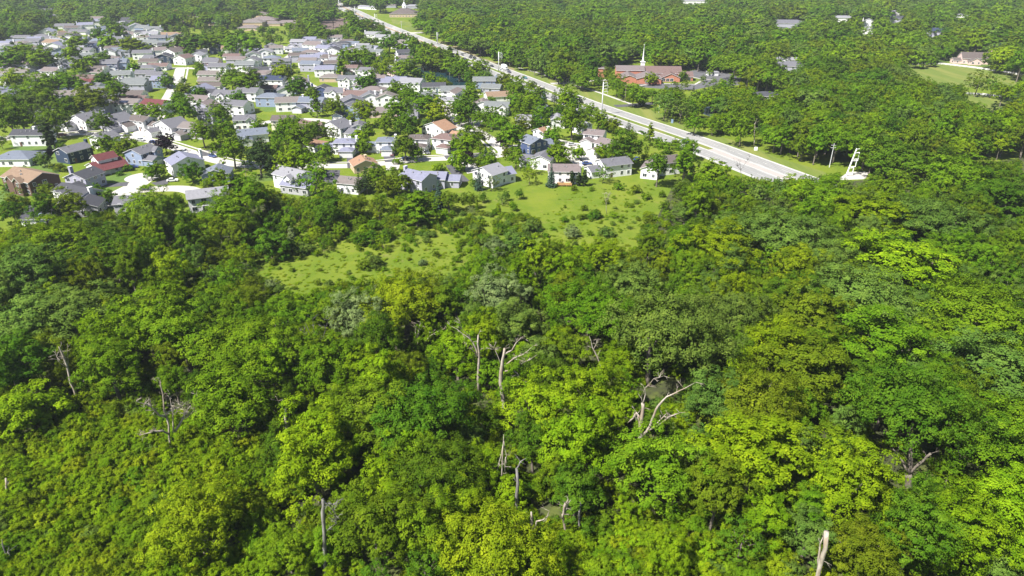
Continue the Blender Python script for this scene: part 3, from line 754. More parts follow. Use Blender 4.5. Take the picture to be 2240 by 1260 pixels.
# ------------------------------------------------------------------ cars, poles, fences
def car_paint(n, c): return surf("paint_" + n, c, c, 1, .3, spec=.6)
PAINTS = {'white': (.75, .75, .76), 'black': (.02, .02, .022), 'silver': (.45, .46, .48), 'blue': (.03, .06, .20), 'maroon': (.12, .02, .03), 'teal': (.05, .22, .25), 'purple': (.06, .045, .10), 'gray': (.12, .125, .13)}
TYRE = surf("tyre_rubber", (.02, .02, .02), (.03, .03, .03), 3, .9)
def prism_x(mb, prof, x0, x1, mi=0, inset=0.0):
    n = len(prof); A = [(x0, y, z) for y, z in prof]; B = [(x1, y, z) for y, z in prof]
    mb.poly(A[::-1], mi); mb.poly(B, mi)
    for i in range(n): j = (i + 1) % n; mb.poly([A[i], A[j], B[j], B[i]], mi)
_cars = {}
def car(px, py, ang, paint, label, kind='car', z=.03):
    key = (paint, kind); x, y = G(px, py)
    if key not in _cars:
        e = empty(kind, (x, y, z), math.radians(ang)); pm = car_paint(paint, PAINTS[paint])
        if kind == 'box_truck':
            mb = MB(); mb.box(-4.2, -1.2, .9, 1.9, 1.2, 3.6); mb.build("cargo_box", WHITE, e)
            mb = MB(); mb.box(2.0, -1.1, .5, 4.1, 1.1, 1.6); mb.box(2.0, -1.05, 1.6, 3.5, 1.05, 2.6); mb.build("cab", pm, e)
            mb = MB(); mb.poly([(3.52, -.95, 1.7), (3.52, .95, 1.7), (3.52, .95, 2.45), (3.52, -.95, 2.45)]); mb.build("windscreen", GLASS, e)
            mb = MB(); mb.box(-4.1, -.5, .55, 3.9, .5, .88); mb.build("chassis", TYRE, e)
            wh = [(-3, 1), (-3, -1), (3, 1), (3, -1)]; rr = .48
        else:
            hw = .88
            prof = [(-2.2, .35), (2.2, .35), (2.25, .6), (2.1, .82), (1.1, .95), (-1.7, .98), (-2.2, .85)]
            mb = MB(); n = len(prof)
            for sy in (-1, 1): mb.poly([(a, sy * hw, b) for a, b in (prof if sy < 0 else prof[::-1])])
            for i in range(n): j = (i + 1) % n; mb.poly([(prof[i][0], -hw, prof[i][1]), (prof[i][0], hw, prof[i][1]), (prof[j][0], hw, prof[j][1]), (prof[j][0], -hw, prof[j][1])])
            mb.build("body", pm, e)
            cb = [(-1.65, .96), (1.05, .93), (.35, 1.38), (-1.15, 1.4)]; hc = .72; mb = MB()
            for i in range(4):
                j = (i + 1) % 4; wi = hw - .05 if cb[i][1] < 1.2 else hc; wj = hw - .05 if cb[j][1] < 1.2 else hc
                mb.poly([(cb[i][0], -wi, cb[i][1]), (cb[i][0], wi, cb[i][1]), (cb[j][0], wj, cb[j][1]), (cb[j][0], -wj, cb[j][1])])
            for sy in (-1, 1):
                q = [(a, sy * (hw - .05 if b < 1.2 else hc), b) for a, b in cb]; mb.poly(q if sy < 0 else q[::-1])
            mb.build("windows", GLASS, e)
            mb = MB(); mb.box(-1.12, -.68, 1.395, .33, .68, 1.44); mb.build("roof", pm, e)
            wh = [(-1.35, 1), (-1.35, -1), (1.4, 1), (1.4, -1)]; rr = .33
            for sy in (-1, 1):
                mb = MB(); mb.box(2.16, sy * .6 - .18, .62, 2.26, sy * .6 + .18, .78); mb.build("headlight", WHITE, e)
        for wx, sy in wh:
            mb = MB(); y0 = sy * (.68 if kind == 'car' else .85); mb.tube([(wx, y0, rr), (wx, y0 + sy * .22, rr)], [rr, rr], 12); mb.build("wheel", TYRE, e)
        _cars[key] = e
    else:
        e = copy_tree(_cars[key]); e.location = (x, y, z); e.rotation_euler = (0, 0, math.radians(ang))
    if label: e['label'] = label
    e['category'] = 'truck' if kind == 'box_truck' else 'car'; return e
STEEL = surf("pale_steel", (.66, .67, .69), (.58, .59, .61), .8, .45, metal=.1)
WOODP = surf("pole_wood", (.30, .25, .19), (.20, .165, .125), 2, .9)
def height_to(x, y, top_py):
    lo, hi = 0.0, 80.0
    for _ in range(40):
        m = (lo + hi) / 2
        if PR(x, y, m)[1] > top_py: lo = m
        else: hi = m
    return lo
def mono_pole(base, top, label, arms=4, r=.42):
    x, y = G(*base); h = height_to(x, y, top)
    e = empty("transmission_pole", (x, y, 0), math.radians(20)); tag(e, label, "utility pole", "steel transmission poles along the highway")
    mb = MB(); mb.tube([(0, 0, -.3), (0, 0, h * .5), (0, 0, h)], [r, r * .8, r * .5], 10); mb.build("mast", STEEL, e, smooth=True)
    for k in range(arms):
        z = h - .6 - k * h * .085 * (4 / max(arms, 3)); mb = MB(); l = 2.6 + .5 * (k % 2)
        mb.tube([(0, 0, z - .35), (l * .5, 0, z - .05), (l, 0, z)], [.17, .13, .09], 6); a = mb.build("cross_arm", STEEL, e)
        mb = MB(); mb.tube([(l - .05, 0, z - .1), (l - .05, 0, z - 1.25)], [.13, .13], 6); mb.build("insulator", surf("insulator", (.5, .5, .52), None, 1, .3), a)
    return e
def wood_pole(base, top, label, arms=1, r=.16, mat=None, rot=30):
    x, y = G(*base); h = height_to(x, y, top)
    e = empty("utility_pole", (x, y, 0), math.radians(rot)); tag(e, label, "utility pole")
    mb = MB(); mb.tube([(0, 0, -.3), (0, 0, h)], [r, r * .7], 7); mb.build("mast", mat or WOODP, e)
    for k in range(arms):
        mb = MB(); mb.box(-1.2, -.06, h - .8 - k * 1.1, 1.2, .06, h - .65 - k * 1.1); mb.build("cross_arm", mat or WOODP, e)
    return e
def rail_fence(pts, label, h=1.25, step=3.2, rails=3):
    w = PX(*pts); e = empty("rail_fence", (*w[0], 0)); tag(e, label, "fence"); o = w[0]; n = 0
    for a, b in zip(w, w[1:]):
        l = math.dist(a, b); ang = math.atan2(b[1] - a[1], b[0] - a[0]); k = max(1, int(l / step))
        mb = MB(); c = (a[0] - o[0], a[1] - o[1])
        for r in range(rails):
            z = h * (r + .7) / rails; mb.box(c[0], c[1] - .05, z - .09, c[0] + l, c[1] + .05, z + .09, 0, ang, c)
        mb.build("rails", WHITE, e)
        for i in range(k):
            if n >= 98: break
            n += 1; t = i / k; x, y = c[0] + (b[0] - a[0]) * t, c[1] + (b[1] - a[1]) * t
            q = MB(); q.box(x - .09, y - .14, -.1, x + .09, y + .05 - .003 * 0 + .06, h + .1, 0, ang, (x, y)); q.build("post", WHITE, e)
    return e
# ------------------------------------------------------------------ near houses, traced one by one
N = [
 ((2,386),(62,400),5.6,12,'g','tan','brick','xg xr nd','brown brick house with tan roof and twin front gables'),
 ((-20,350),(62,349),3.2,13,'h','blue','white','nd','low house with wide blue-grey hipped roof behind the brown brick house'),
 ((21,296),(96,295),5.5,9,'g','dkgray','white','cm','long white two-storey house with charcoal roof beside a dark columnar tree'),
 ((147,335),(201,321),5.2,9,'g','gray','navy','cr','dark navy two-storey house with grey gable roof above the red-roofed house'),
 ((222,306),(262,296),5.0,9,'g','gray','white','','white two-storey house with grey roof just behind the navy house'),
 ((308,338),(347,325),5.3,9.5,'g','gray','blue','gl xr','pale blue house with grey roof left of the dark purple tree'),
 ((212,371),(277,356),3.0,10,'g','red','white','po nd up','white house with deep red roof and pillared front porch'),
 ((140,388),(186,392),5.2,10,'G','dkgray','lav','gr cl nd','grey house with steep dark gable and white chimney below the red-roofed house'),
 ((114,417),(176,432),5.0,9,'g','dkgray','white','cr nd','white house with charcoal roof and pale roof band, below the steep dark gable'),
 ((148,456),(212,452),3.6,9,'G','dkgray','gray','nd','house mostly hidden in trees, only its dark grey roof showing'),
 ((44,480),(116,478),3.0,13,'g','dkgray','white','sk nd','white house with long charcoal roof, skylight and row of sunroom windows'),
 ((247,447),(303,444),5.0,8,'g','gray','gray','nd','grey house with one white window at the foot of the cul-de-sac'),
 ((410,436),(500,425),5.6,9,'g','ltgray','white','nd','broad white house with pale grey roof at the wood edge, seen from behind'),
 ((376,362),(446,350),5.2,11,'G','lav','white','cr nd','white house with wide lavender roof and tall chimney behind a parked white car'),
 ((440,384),(500,381),3.3,9,'G','blue','blue','nd','low pale blue house with front gable beside the clipped hedge'),
 ((72,264),(118,262),5.0,9,'g','ltgray','white','gl','white house with stepped pale roofs left of the round green street tree'),
 ((148,260),(186,266),5.1,11,'G','gray','white','gl','white house with grey end gable and white double garage by the kerb'),
 ((215,262),(262,268),5.0,10,'G','gray','lav','gr cl','grey house with stepped grey gables and a chimney on its near slope'),
 ((278,262),(312,267),5.0,9,'g','brown','white','gl wr','white house with brown roofs over house, wing and garage'),
 ((334,272),(374,281),5.2,11,'G','gray','white','gl wr','white house with twin grey gables right of the brown-roofed wing house'),
 ((388,279),(440,284),5.1,10,'g','taupe','gray','gl','grey house with long taupe roof at the bend of the street'),
 ((430,247),(468,250),5.0,9,'g','gray','lav','xr','lavender house with grey roof behind the long taupe roof'),
 ((510,264),(556,262),5.2,9,'g','gray','white','xr cl','white house with grey roof and cross gable right of twin round trees'),
 ((520,298),(586,292),4.2,10,'g','blue','white','gl','wide white house under a pale blue-grey roof beside round street trees'),
 ((592,264),(638,264),5.2,9,'g','brown','cream','wr','cream house with brown roof at the left end of a brown-roofed pair'),
 ((648,274),(694,280),5.2,9,'g','redbr','pink','gr','pinkish house with reddish brown roof at the right end of a brown-roofed pair'),
 ((700,274),(744,282),5.2,10,'G','gray','white','wr','white house with blue-grey gable roof right of the brown-roofed pair'),
 ((768,279),(800,278),5.0,9,'G','gray','white','cl','narrow white gabled house with white chimney at its left side'),
 ((640,312),(688,320),3.2,9,'h','orange','white','so nd','low house with orange hipped roof and dark solar panels'),
 ((728,314),(775,314),5.3,8,'h','lav','white','hr wl cr','white two-storey house with lavender hipped roof and square white garage'),
 ((822,311),(861,311),5.3,8,'h','blue','white','hr wl cr','white house with blue-grey hipped roofs and a maroon car on its drive'),
 ((890,305),(934,306),5.3,8,'h','brown','white','hr wl','white house with brown hipped roofs left of the long dark drive'),
 ((922,276),(972,286),5.3,9,'G','orange','white','wr','white house with orange-tan gable roof beside the yellow tree'),
 ((944,303),(990,308),5.3,10,'h','redbr','white','hr','white house with red-brown hipped roof above a dark driveway'),
 ((774,364),(826,358),3.3,9,'G','orange','tan','cm nd','tan house with orange gable roof seen over dark pines'),
 ((736,400),(782,404),4.2,8,'g','taupe','white','nd','white house with taupe roof half hidden under dark pines'),
 ((874,384),(922,396),5.6,9,'g','lav','lav','cl nd','tall lavender-grey house with broad chimney at its camera side'),
 ((917,391),(972,393),3.9,9,'g','lav','lav','wr nd','long low lavender-grey wing with a strip of white windows'),
 ((1034,372),(1078,384),5.4,9,'G','ltgray','white','nd','tall white house with pale grey gable beside the lavender drive'),
 ((1082,386),(1128,379),3.8,9,'g','lav','white','nd','lower white house with lavender roof right of the tall white house'),
 ((596,380),(648,393),5.6,10,'g','ltgray','white','xr nd','large white house with pale roof slopes beside the wood'),
 ((612,404),(672,412),3.4,6,'g','lav','gray','nd','low building with lavender roof in front of the large white house'),
 ((1160,316),(1198,309),5.2,9.5,'G','blue','slate','wr','slate blue house with pale blue roof and white paired windows'),
 ((1160,348),(1203,352),4.4,10,'G','gray','white','wl nd','white house with grey stepped roofs below the slate blue house'),
 ((1200,375),(1268,376),5.2,9,'g','rose','white','dk cr nd','white house with rose-brown roof, wooden deck and tall clipped cypresses'),
 ((1324,364),(1383,357),5.2,9,'g','gray','white','wl','white two-storey house with plain grey roof above the rough lawn'),
 ((1276,293),(1318,297),5.3,8,'g','rose','white','po gl','white house with rose roof and white slope on the upper side of a pair'),
 ((1300,312),(1342,322),5.2,9,'g','rose','white','gl nd','white house with rose roof on the lower side of a pair, by round trees'),
 ((1402,368),(1440,372),4.4,11,'G','rose','white','nd','white gabled house part with brown roof and garage door left of a round tree'),
 ((1448,358),(1491,353),5.4,9,'g','brown','white','cl nd','white two-storey house with brown roof between two round dark trees'),
 ((1166,285),(1188,290),5.0,7,'G','orange','white','cr','small white house with orange roof and slim white chimney'),
 ((1128,262),(1162,262),4.6,9,'g','ltgray','white','','pale-roofed white house almost lost among street trees'),
 ((1186,240),(1210,236),5.2,8,'G','blue','slate','','deep blue house with grey roof below the blue spruce'),
 ((1206,262),(1236,262),4.8,9,'G','ltgray','white','','white house with pale gable right of the deep blue house'),
 ((1274,276),(1296,272),4.8,9,'G','ltgray','white','','white gable just showing behind a big round tree near the highway'),
]
for r in N:
    A, B, z, D, st, ro, wa, ex, lab = r
    house(A, B, z, D, st, ro, wa, ex, lab, 2)
# ------------------------------------------------------------------ houses further off: ground pixel, width, depth, turn, storeys, roof form, roof, wall
FAR = [
 (713,166,12,10,5,2,'g','lav','white','cl'),(738,145,9,8,0,2,'g','ltgray','white','cl'),(676,147,12,9,0,2,'g','taupe','white',''),(712,148,8,7,0,1,'g','orange','tan',''),(771,163,8,7,0,2,'g','redbr','white','gl'),
 (727,177,13,10,-4,1,'h','taupe','tan','cr'),(766,189,12,9,-2,2,'g','gray','white','xg cr'),(806,170,10,9,-20,2,'g','gray','white',''),(832,178,10,9,-20,1,'g','rose','white',''),(838,196,12,9,5,2,'g','lav','white','cl'),(868,192,12,9,0,2,'g','lav','white',''),(903,196,13,11,-15,2,'g','ltgray','white','gl'),(880,178,11,10,-30,1,'h','lav','white',''),
 (598,190,15,10,-3,2,'g','navy','white','cl'),(592,202,9,8,0,1,'g','redbr','slate',''),(595,230,13,10,-5,2,'h','blue','blue',''),(626,214,8,8,15,2,'G','gray','white','cr'),(636,240,13,10,10,2,'g','taupe','cream','cr'),(684,240,14,10,-8,2,'g','blue','lav','gl'),(708,213,10,9,0,2,'G','dkgray','slate','cl'),(742,218,12,10,-12,2,'g','gray','white','cr xg'),
 (782,225,12,10,-8,2,'g','redbr','pink','cl'),(812,230,11,9,10,2,'G','gray','cream','cr'),(848,231,11,9,5,2,'G','taupe','white','cl'),(768,256,12,10,-8,2,'G','gray','blue','gl'),(838,253,14,9,12,1,'g','rose','pink',''),(897,256,9,8,0,2,'G','gray','lav','cl'),(992,214,13,10,5,2,'g','green','white',''),(1008,220,9,9,25,2,'G','brown','cream',''),
 (1060,192,13,9,0,2,'g','green','blue','cr'),(1076,200,11,9,-12,1,'g','green','gray',''),(1056,246,9,9,0,2,'G','rose','white',''),(1088,250,12,9,-8,2,'g','green','white','xr'),(1092,218,15,10,15,1,'g','tan','white',''),(985,228,11,6,0,1,'g','ltgray','white',''),
 (690,110,16,12,-25,2,'g','rose','white','cr'),(712,118,12,10,-25,2,'g','lav','white',''),(822,86,18,10,-15,2,'g','ltgray','white','cl'),(842,93,14,10,-15,2,'g','ltgray','white',''),(880,106,14,12,-30,2,'g','taupe','white','cr'),(893,116,10,9,-30,2,'g','lav','white',''),(772,102,12,9,-10,1,'g','blue','white',''),(762,97,10,8,-10,1,'g','brown','tan',''),
 (826,120,12,9,-30,1,'g','green','white',''),(818,112,10,9,-30,1,'g','lav','white',''),(860,160,12,10,-55,1,'g','green','lav',''),(868,167,10,9,-50,1,'g','redbr','pink',''),(582,127,11,10,10,2,'G','ltgray','white',''),(640,113,10,6,0,1,'g','ltgray','white',''),(580,170,12,10,0,1,'g','rose','tan',''),(795,150,12,6,0,1,'g','tan','tan',''),
 # left part, front to back
 (118,236,12,10,0,2,'g','gray','navy',''),(150,225,14,10,5,2,'g','taupe','navy','cl'),(286,244,13,10,-5,2,'g','taupe','white','so'),(348,246,13,10,-18,2,'g','red','white','gl'),(290,215,14,9,0,1,'g','brown','white','cl'),(300,200,14,10,0,2,'g','green','lav',''),(298,186,13,9,0,1,'g','green','lav','cl'),(296,226,14,8,0,1,'g','redbr','cream',''),
 (463,184,13,9,0,1,'g','taupe','tan','cr'),(465,196,12,8,0,1,'g','brown','white',''),(461,170,13,9,0,1,'g','taupe','white','cr'),(472,222,13,10,-10,2,'g','dkgray','gray','cr'),(500,224,12,10,-10,2,'g','gray','white','xg'),(548,218,12,10,-8,2,'g','gray','white',''),(552,195,9,9,0,2,'G','ltgray','white',''),
 (155,200,14,10,0,2,'g','taupe','navy','cl'),(140,194,12,6,0,1,'g','brown','gray',''),(190,180,15,10,5,1,'g','redbr','pink','cr'),(186,188,13,8,5,1,'g','red','pink',''),(205,165,14,9,5,1,'g','rose','white','cr'),(240,152,14,10,8,2,'g','gray','lav','cr'),(264,150,11,10,12,2,'g','blue','blue','gl'),(215,158,12,8,5,1,'g','brown','white','cl'),
 (28,168,16,10,0,1,'g','taupe','white','cl'),(48,172,14,9,0,2,'g','taupe','lav',''),(20,188,14,10,0,2,'g','gray','white',''),(24,146,15,12,-5,1,'h','brown','white',''),(125,144,16,9,0,1,'g','green','white','cl'),(93,148,12,8,0,1,'g','brown','white','cl'),(160,146,9,9,15,2,'G','gray','lav',''),
 (330,142,13,9,0,1,'g','brown','white','cl'),(350,152,13,9,0,1,'g','redbr','white','cm'),(322,156,14,9,0,1,'h','gray','white',''),(322,168,12,9,0,1,'g','gray','lav','cr'),(345,172,10,9,0,1,'g','gray','lav',''),(355,190,9,9,0,2,'g','lav','blue',''),
 (362,138,11,10,8,2,'G','dkgray','navy','cl'),(405,140,10,11,-15,2,'G','redbr','white',''),(382,126,12,11,-20,2,'G','brown','white',''),(395,118,10,10,-20,2,'G','redbr','pink',''),(465,150,11,9,0,2,'g','gray','pink','gl'),(482,160,12,9,0,2,'g','gray','white',''),(460,160,12,8,0,1,'g','lav','slate',''),(435,134,9,9,0,2,'G','ltgray','white',''),
 (478,116,11,10,20,2,'G','dkgray','navy','cl'),(505,119,11,10,10,2,'g','tan','white',''),(520,137,13,9,0,1,'g','rose','gray',''),(510,130,12,8,0,1,'g','redbr','white',''),(556,133,10,10,15,2,'G','gray','white',''),(553,146,11,9,0,2,'G','gray','cream',''),
 (270,124,13,11,10,2,'g','blue','lav','xg'),(298,120,14,11,0,2,'g','dkgray','lav',''),(316,116,13,11,-5,2,'g','navy','navy','cr'),(250,110,13,10,5,2,'g','dkgray','navy',''),(218,114,13,10,-10,2,'g','navy','slate','xg'),(205,110,10,9,-10,2,'G','gray','blue',''),(223,132,13,10,0,1,'h','green','white',''),(182,136,13,10,5,1,'h','green','lav',''),(243,126,10,9,10,2,'G','gray','white','cl'),
 (280,104,12,9,0,1,'h','dkgray','navy',''),(328,104,14,9,0,2,'g','green','white',''),(358,107,12,9,0,2,'g','green','white','cr'),(418,108,13,9,0,1,'g','green','gray',''),(122,105,16,11,-25,2,'g','tan','white',''),(155,102,12,10,10,1,'g','ltgray','white',''),(180,98,12,10,15,2,'g','lav','blue',''),(172,110,14,10,0,1,'g','brown','tan',''),
 (230,84,16,13,0,1,'h','gray','tan',''),(332,86,14,11,10,2,'g','ltgray','white','xg'),(338,74,14,11,0,2,'g','green','white','cr'),(316,86,9,9,0,2,'G','ltgray','white',''),(372,82,22,11,5,1,'g','tan','white',''),(152,82,16,10,0,1,'g','brown','tan','cl'),(135,78,8,8,0,1,'G','tan','white',''),(145,62,18,11,8,1,'g','gray','white',''),(162,66,16,10,15,1,'g','gray','white',''),
 (190,64,14,10,20,2,'g','lav','white','cl'),(204,56,15,10,20,2,'g','lav','white','cr'),(212,50,16,10,10,2,'g','rose','white',''),(175,75,16,9,0,1,'g','gray','white',''),(300,68,13,11,25,2,'G','ltgray','white',''),(260,62,16,12,0,2,'g','ltgray','cream',''),(105,90,14,9,0,1,'g','gray','white',''),(50,88,16,9,0,1,'g','gray','gray',''),(66,112,12,9,5,1,'h','tan','tan',''),
 (425,46,26,14,0,1,'h','taupe','tan',''),(468,38,24,14,0,1,'h','taupe','tan',''),(510,40,24,16,0,1,'h','rose','tan',''),(555,58,24,18,0,2,'h','taupe','tan',''),(580,52,26,18,0,2,'h','rose','tan',''),(572,40,18,14,0,2,'h','rose','tan',''),(598,56,18,13,0,1,'h','rose','tan',''),(632,55,26,14,0,1,'h','rose','tan',''),(660,54,18,13,0,1,'h','taupe','tan',''),(655,64,18,13,0,1,'h','rose','tan',''),(548,66,20,14,0,1,'h','rose','tan',''),
 (118,42,30,14,10,1,'g','gray','white',''),(338,38,20,12,0,1,'g','rose','white',''),(470,55,10,8,0,1,'g','lav','pink',''),(370,42,14,10,0,1,'g','ltgray','white',''),(188,27,12,8,0,1,'g','tan','white',''),(15,24,30,8,0,1,'g','ltgray','white',''),(40,26,30,8,5,1,'g','ltgray','white',''),(90,27,30,9,0,1,'g','gray','gray',''),(310,18,24,14,0,2,'h','taupe','tan',''),
 # beyond the highway
 (1720,60,38,20,-5,2,'h','gray','gray',''),(1840,48,24,10,0,2,'g','ltgray','white','cl cr'),(1898,56,10,9,-25,2,'G','ltgray','white','cl'),(1896,74,14,10,-10,2,'g','ltgray','white',''),(2045,80,26,16,-20,2,'g','navy','gray','cr'),(1960,50,22,14,-10,2,'g','dkgray','gray',''),(1955,36,10,9,0,2,'G','ltgray','white',''),(2100,38,34,8,-8,1,'g','ltgray','white','cl'),
 (1728,158,20,14,-8,2,'h','gray','lav','cr'),(1706,148,10,9,0,2,'G','ltgray','white',''),(1742,138,12,7,0,1,'g','ltgray','white',''),(1676,218,14,10,-12,1,'h','dkgray','brick',''),(1586,107,9,7,40,1,'g','ltgray','blue',''),(1504,9,34,14,0,2,'h','ltgray','white',''),(1535,6,28,12,0,1,'g','ltgray','white',''),(1145,6,34,14,5,1,'g','lav','gray',''),(1413,13,16,12,0,1,'h','taupe','tan',''),
 (808,20,34,9,-35,1,'g','ltgray','white',''),(850,16,22,12,0,1,'h','taupe','gray',''),(915,18,34,12,0,1,'h','ltgray','gray',''),(955,18,26,10,0,1,'h','ltgray','gray',''),(1050,46,14,9,0,1,'G','green','gray',''),(705,4,34,12,0,2,'g','ltgray','white',''),(720,2,30,12,0,2,'g','ltgray','white',''),(1240,30,10,8,0,1,'G','tan','white',''),(1270,34,6,6,0,2,'G','ltgray','white',''),(2200,10,30,10,0,1,'h','ltgray','white',''),
]
for r in FAR: far_house(*r)
# more parked cars along the kerbs
rc_ = random.Random(9); kk_ = 0
for w, hw in STREET_W[:1] + STREET_W[3:13]:
    for a, b in zip(w, w[1:]):
        if rc_.random() > .16 or kk_ >= 26: continue
        d_ = math.degrees(math.atan2(b[1] - a[1], b[0] - a[0])); l_ = math.dist(a, b) or 1; sd_ = rc_.choice((-1, 1))
        x = a[0] - (b[1] - a[1]) / l_ * sd_ * (hw - 1.2); y = a[1] + (b[0] - a[0]) / l_ * sd_ * (hw - 1.2); px, py = PR(x, y)
        if not (0 < px < 1300 and py < 370): continue
        pa = rc_.choice(['white', 'silver', 'black', 'gray', 'blue', 'maroon']); c = car(px, py, d_, pa, None, z=.05); kk_ += 1
        c['group'] = "cars parked along the suburban kerbs"; tag(c, auto="%s car parked at the kerb" % {'gray': 'grey'}.get(pa, pa))
# further small houses packed along the distant streets
FILL = [(120, 62), (330, 62), (420, 102), (560, 104), (760, 90), (900, 130), (1000, 215), (1100, 250), (1000, 258), (560, 262), (0, 250), (0, 98), (70, 92), (110, 70)]
rf_ = random.Random(77)
def street_near(x, y, m):
    return any((x - p[0]) ** 2 + (y - p[1]) ** 2 < (hw + m) ** 2 for w, hw in STREET_W for p in w)
yy = 370.0; nf = 0
while yy < 980:
    xx = -yy * .8
    while xx < 60:
        x, y = xx + rf_.uniform(-3, 3), yy + rf_.uniform(-3, 3); px, py = PR(x, y); xx += 16
        if nf > 125 or not inpoly(px, py, FILL) or inpoly(px, py, [(890, 135), (1060, 140), (1060, 215), (890, 200)]) or rf_.random() > .88: continue
        if any((x - a) ** 2 + (y - b) ** 2 < (r + 6.6) ** 2 for a, b, r in HOUSES) or street_near(x, y, 6.5): continue
        far_house(px, py, rf_.uniform(10.5, 13.5), rf_.uniform(8, 10), rf_.choice((0, 5, -6, 12, 18, -14)), rf_.choice((1, 2, 2)), rf_.choice('gggGh'), rf_.choice(['gray', 'gray', 'ltgray', 'lav', 'blue', 'dkgray', 'taupe', 'brown', 'rose', 'green']), rf_.choice(['white', 'white', 'white', 'lav', 'cream', 'gray', 'blue']), rf_.choice(['', 'cl', 'cr', 'gl', 'gr'])); nf += 1
    yy += 15.5
print("filled", nf)
# ------------------------------------------------------------------ larger buildings
def building(px, py, rot, roof, wall, blocks, label, detail=2, name="building", cat="building"):
    x, y = G(px, py); H = House(name, x, y, math.radians(rot), roof, wall, detail, label, cat=cat)
    for b in blocks: H.block(*b[:6], *b[6:])
    HOUSES.append((x, y, 14)); return H
H = building(266, 58, 2, 'dkgray', 'white', [(0, 0, 26, 11, 6.5, 3.2), (26.01, -1, 50, 11, 7.5, 4), (4, -12, 26, -3, 5.5, 2.4)], "long white two-storey hall with dark slate roofs among distant trees", 1); H.done()
H = building(130, 30, -3, 'ltgray', 'white', [(0, 0, 30, 12, 6, .8, 'h'), (30.01, 2, 52, 12, 4.5, .6, 'h')], "far white flat-topped building beside a pale lawn", 1); H.done()
H = building(376, 36, 0, 'brick', 'redbrick', [(0, 0, 40, 22, 7, .6, 'h'), (4, -5, 16, -.01, 4, .5, 'h')], "far flat red brick school block above the suburb", 1); H.done()
# church: brick gables, rose roofs, white needle spire
H = building(1310, 176, -4, 'rose', 'redbrick', [], "sprawling red brick church with rose-brown roofs beyond the highway", 2, "church", "church")
CK = .72
def cb(x0, y0, x1, y1, h, rise, ridge, **k): H.block(x0 * CK, y0, x1 * CK - .01, y1, h, rise, ridge, wins=False, **k)
cb(0, 12, 9, 19, 6.5, 1.0, 'h')
cb(18, 8, 46, 22, 6.0, 2.4, 'x')
cb(22, -10, 36, 7.98, 3.6, 1.9, 'y')
cb(36.2, -12, 60, 6, 3.4, 2.5, 'y')
cb(46.2, 9, 84, 26, 4.2, 3.6, 'x', roofm=roof_mat('redbr'))
cb(62, -3, 80, 8.98, 3.0, 2.8, 'y', roofm=roof_mat('redbr'))
cb(80.2, 2, 94, 14, 3.0, 2.6, 'x', roofm=roof_mat('redbr'))
for x in (45.5, 47.5): H.window('f', (0, -12, 50, 0), x * CK, .6, .6, 2.2)
for x in (64, 68, 72, 82, 86, 90): H.window('f', (0, -3 if x < 80 else 2, 50, 0), x * CK, .5, 1.1, 2.0)
H.window('f', (0, 12, 8, 0), 4, 3, .5, 2.6)
mb = MB(); mb.box(31.6, 19.6, 6.2, 34.4, 22.4, 10.2); mb.box(31.2, 19.2, 10.2, 34.8, 22.8, 10.5); mb.build("steeple_base", WHITE, H.e)
mb = MB(); mb.tube([(33, 21, 10.5), (33, 21, 12.4), (33, 21, 21.5)], [1.0, .6, .05], 8); mb.build("spire", WHITE, H.e)
mb = MB(); mb.box(32.93, 20.93, 21.3, 33.07, 21.07, 22.9); mb.box(32.5, 20.94, 22.3, 33.5, 21.06, 22.45); mb.build("cross", WHITE, H.e)
H.done()
H = building(852, 38, 0, 'brown', 'tan', [(0, 0, 38, 30, 4.2, 7, 'h')], "distant church with broad brown pyramid roof and white cupola", 1, "church", "church")
mb = MB(); mb.box(16.5, 12.5, 10.6, 21.5, 17.5, 13); mb.build("cupola_base", WHITE, H.e)
mb = MB(); mb.tube([(19, 15, 13), (19, 15, 14), (19, 15, 19)], [3.6, 3.0, .1], 4); mb.build("cupola_roof", WHITE, H.e)
mb = MB(); mb.box(18.85, 14.85, 19, 19.15, 15.15, 21.5); mb.box(18.2, 14.86, 20.3, 19.8, 15.14, 20.6); mb.build("cross", WHITE, H.e)
H.done()
H = building(2103, 140, -8, 'brown', 'pink', [(0, 0, 22, 10, 4.6, 4.2), (4, -5, 13, -.01, 3.0, 2.6, 'y'), (-6, 1, -.01, 8, 2.8, 1.6)], "brick farmhouse with brown roof behind the white rail fence", 2, "house", "house"); H.chimney(23, 5, 10.5); H.done()
H = building(1548, 166, 0, 'ltgray', 'white', [(0, 0, 8, 5, 2.6, .5, 'h')], "small white flat shelter at the church parking lot", 1, "shelter", "shelter"); H.done()
# gate piers and bridge railing
for i, (px, py) in enumerate(((1399, 230), (1407, 230))):
    x, y = G(px, py); mb = MB(); mb.box(x - .6, y - .6, 0, x + .6, y + .6, 2.6); mb.box(x - .75, y - .75, 2.6, x + .75, y + .75, 2.9)
    tag(mb.build("gate_pier", CONC), ("nearer the highway, " if i == 0 else "further from the highway, ") + "pale stone pier of the driveway gate", "pier", "stone gate piers")
x, y = G(1652, 357 - 24); x, y = G(1653, 329); mb = MB(); mb.box(x - .7, y - .5, 0, x + .7, y + .5, 1.3); mb.box(x - .6, y - .4, 1.3, x + .6, y + .4, 1.6); tag(mb.build("utility_cabinet", WHITE), "small white utility cabinet on the mown verge", "cabinet")
for (px, py, lab) in ((1249, 182, "white framed pen beside the footpath behind the verge"),):
    x, y = G(px, py); e = empty("pen", (x, y, 0)); tag(e, lab, "pen")
    for i in range(6):
        for j in (0, 1): mb = MB(); mb.box(i * 1.2 - 3, j * 3, 0, i * 1.2 - 2.9, j * 3 + .1, 3.2); mb.build("post", WHITE, e)
    mb = MB(); mb.box(-3.1, -.1, 3.2, 3.2, 3.2, 3.35); mb.build("top", STEEL, e)
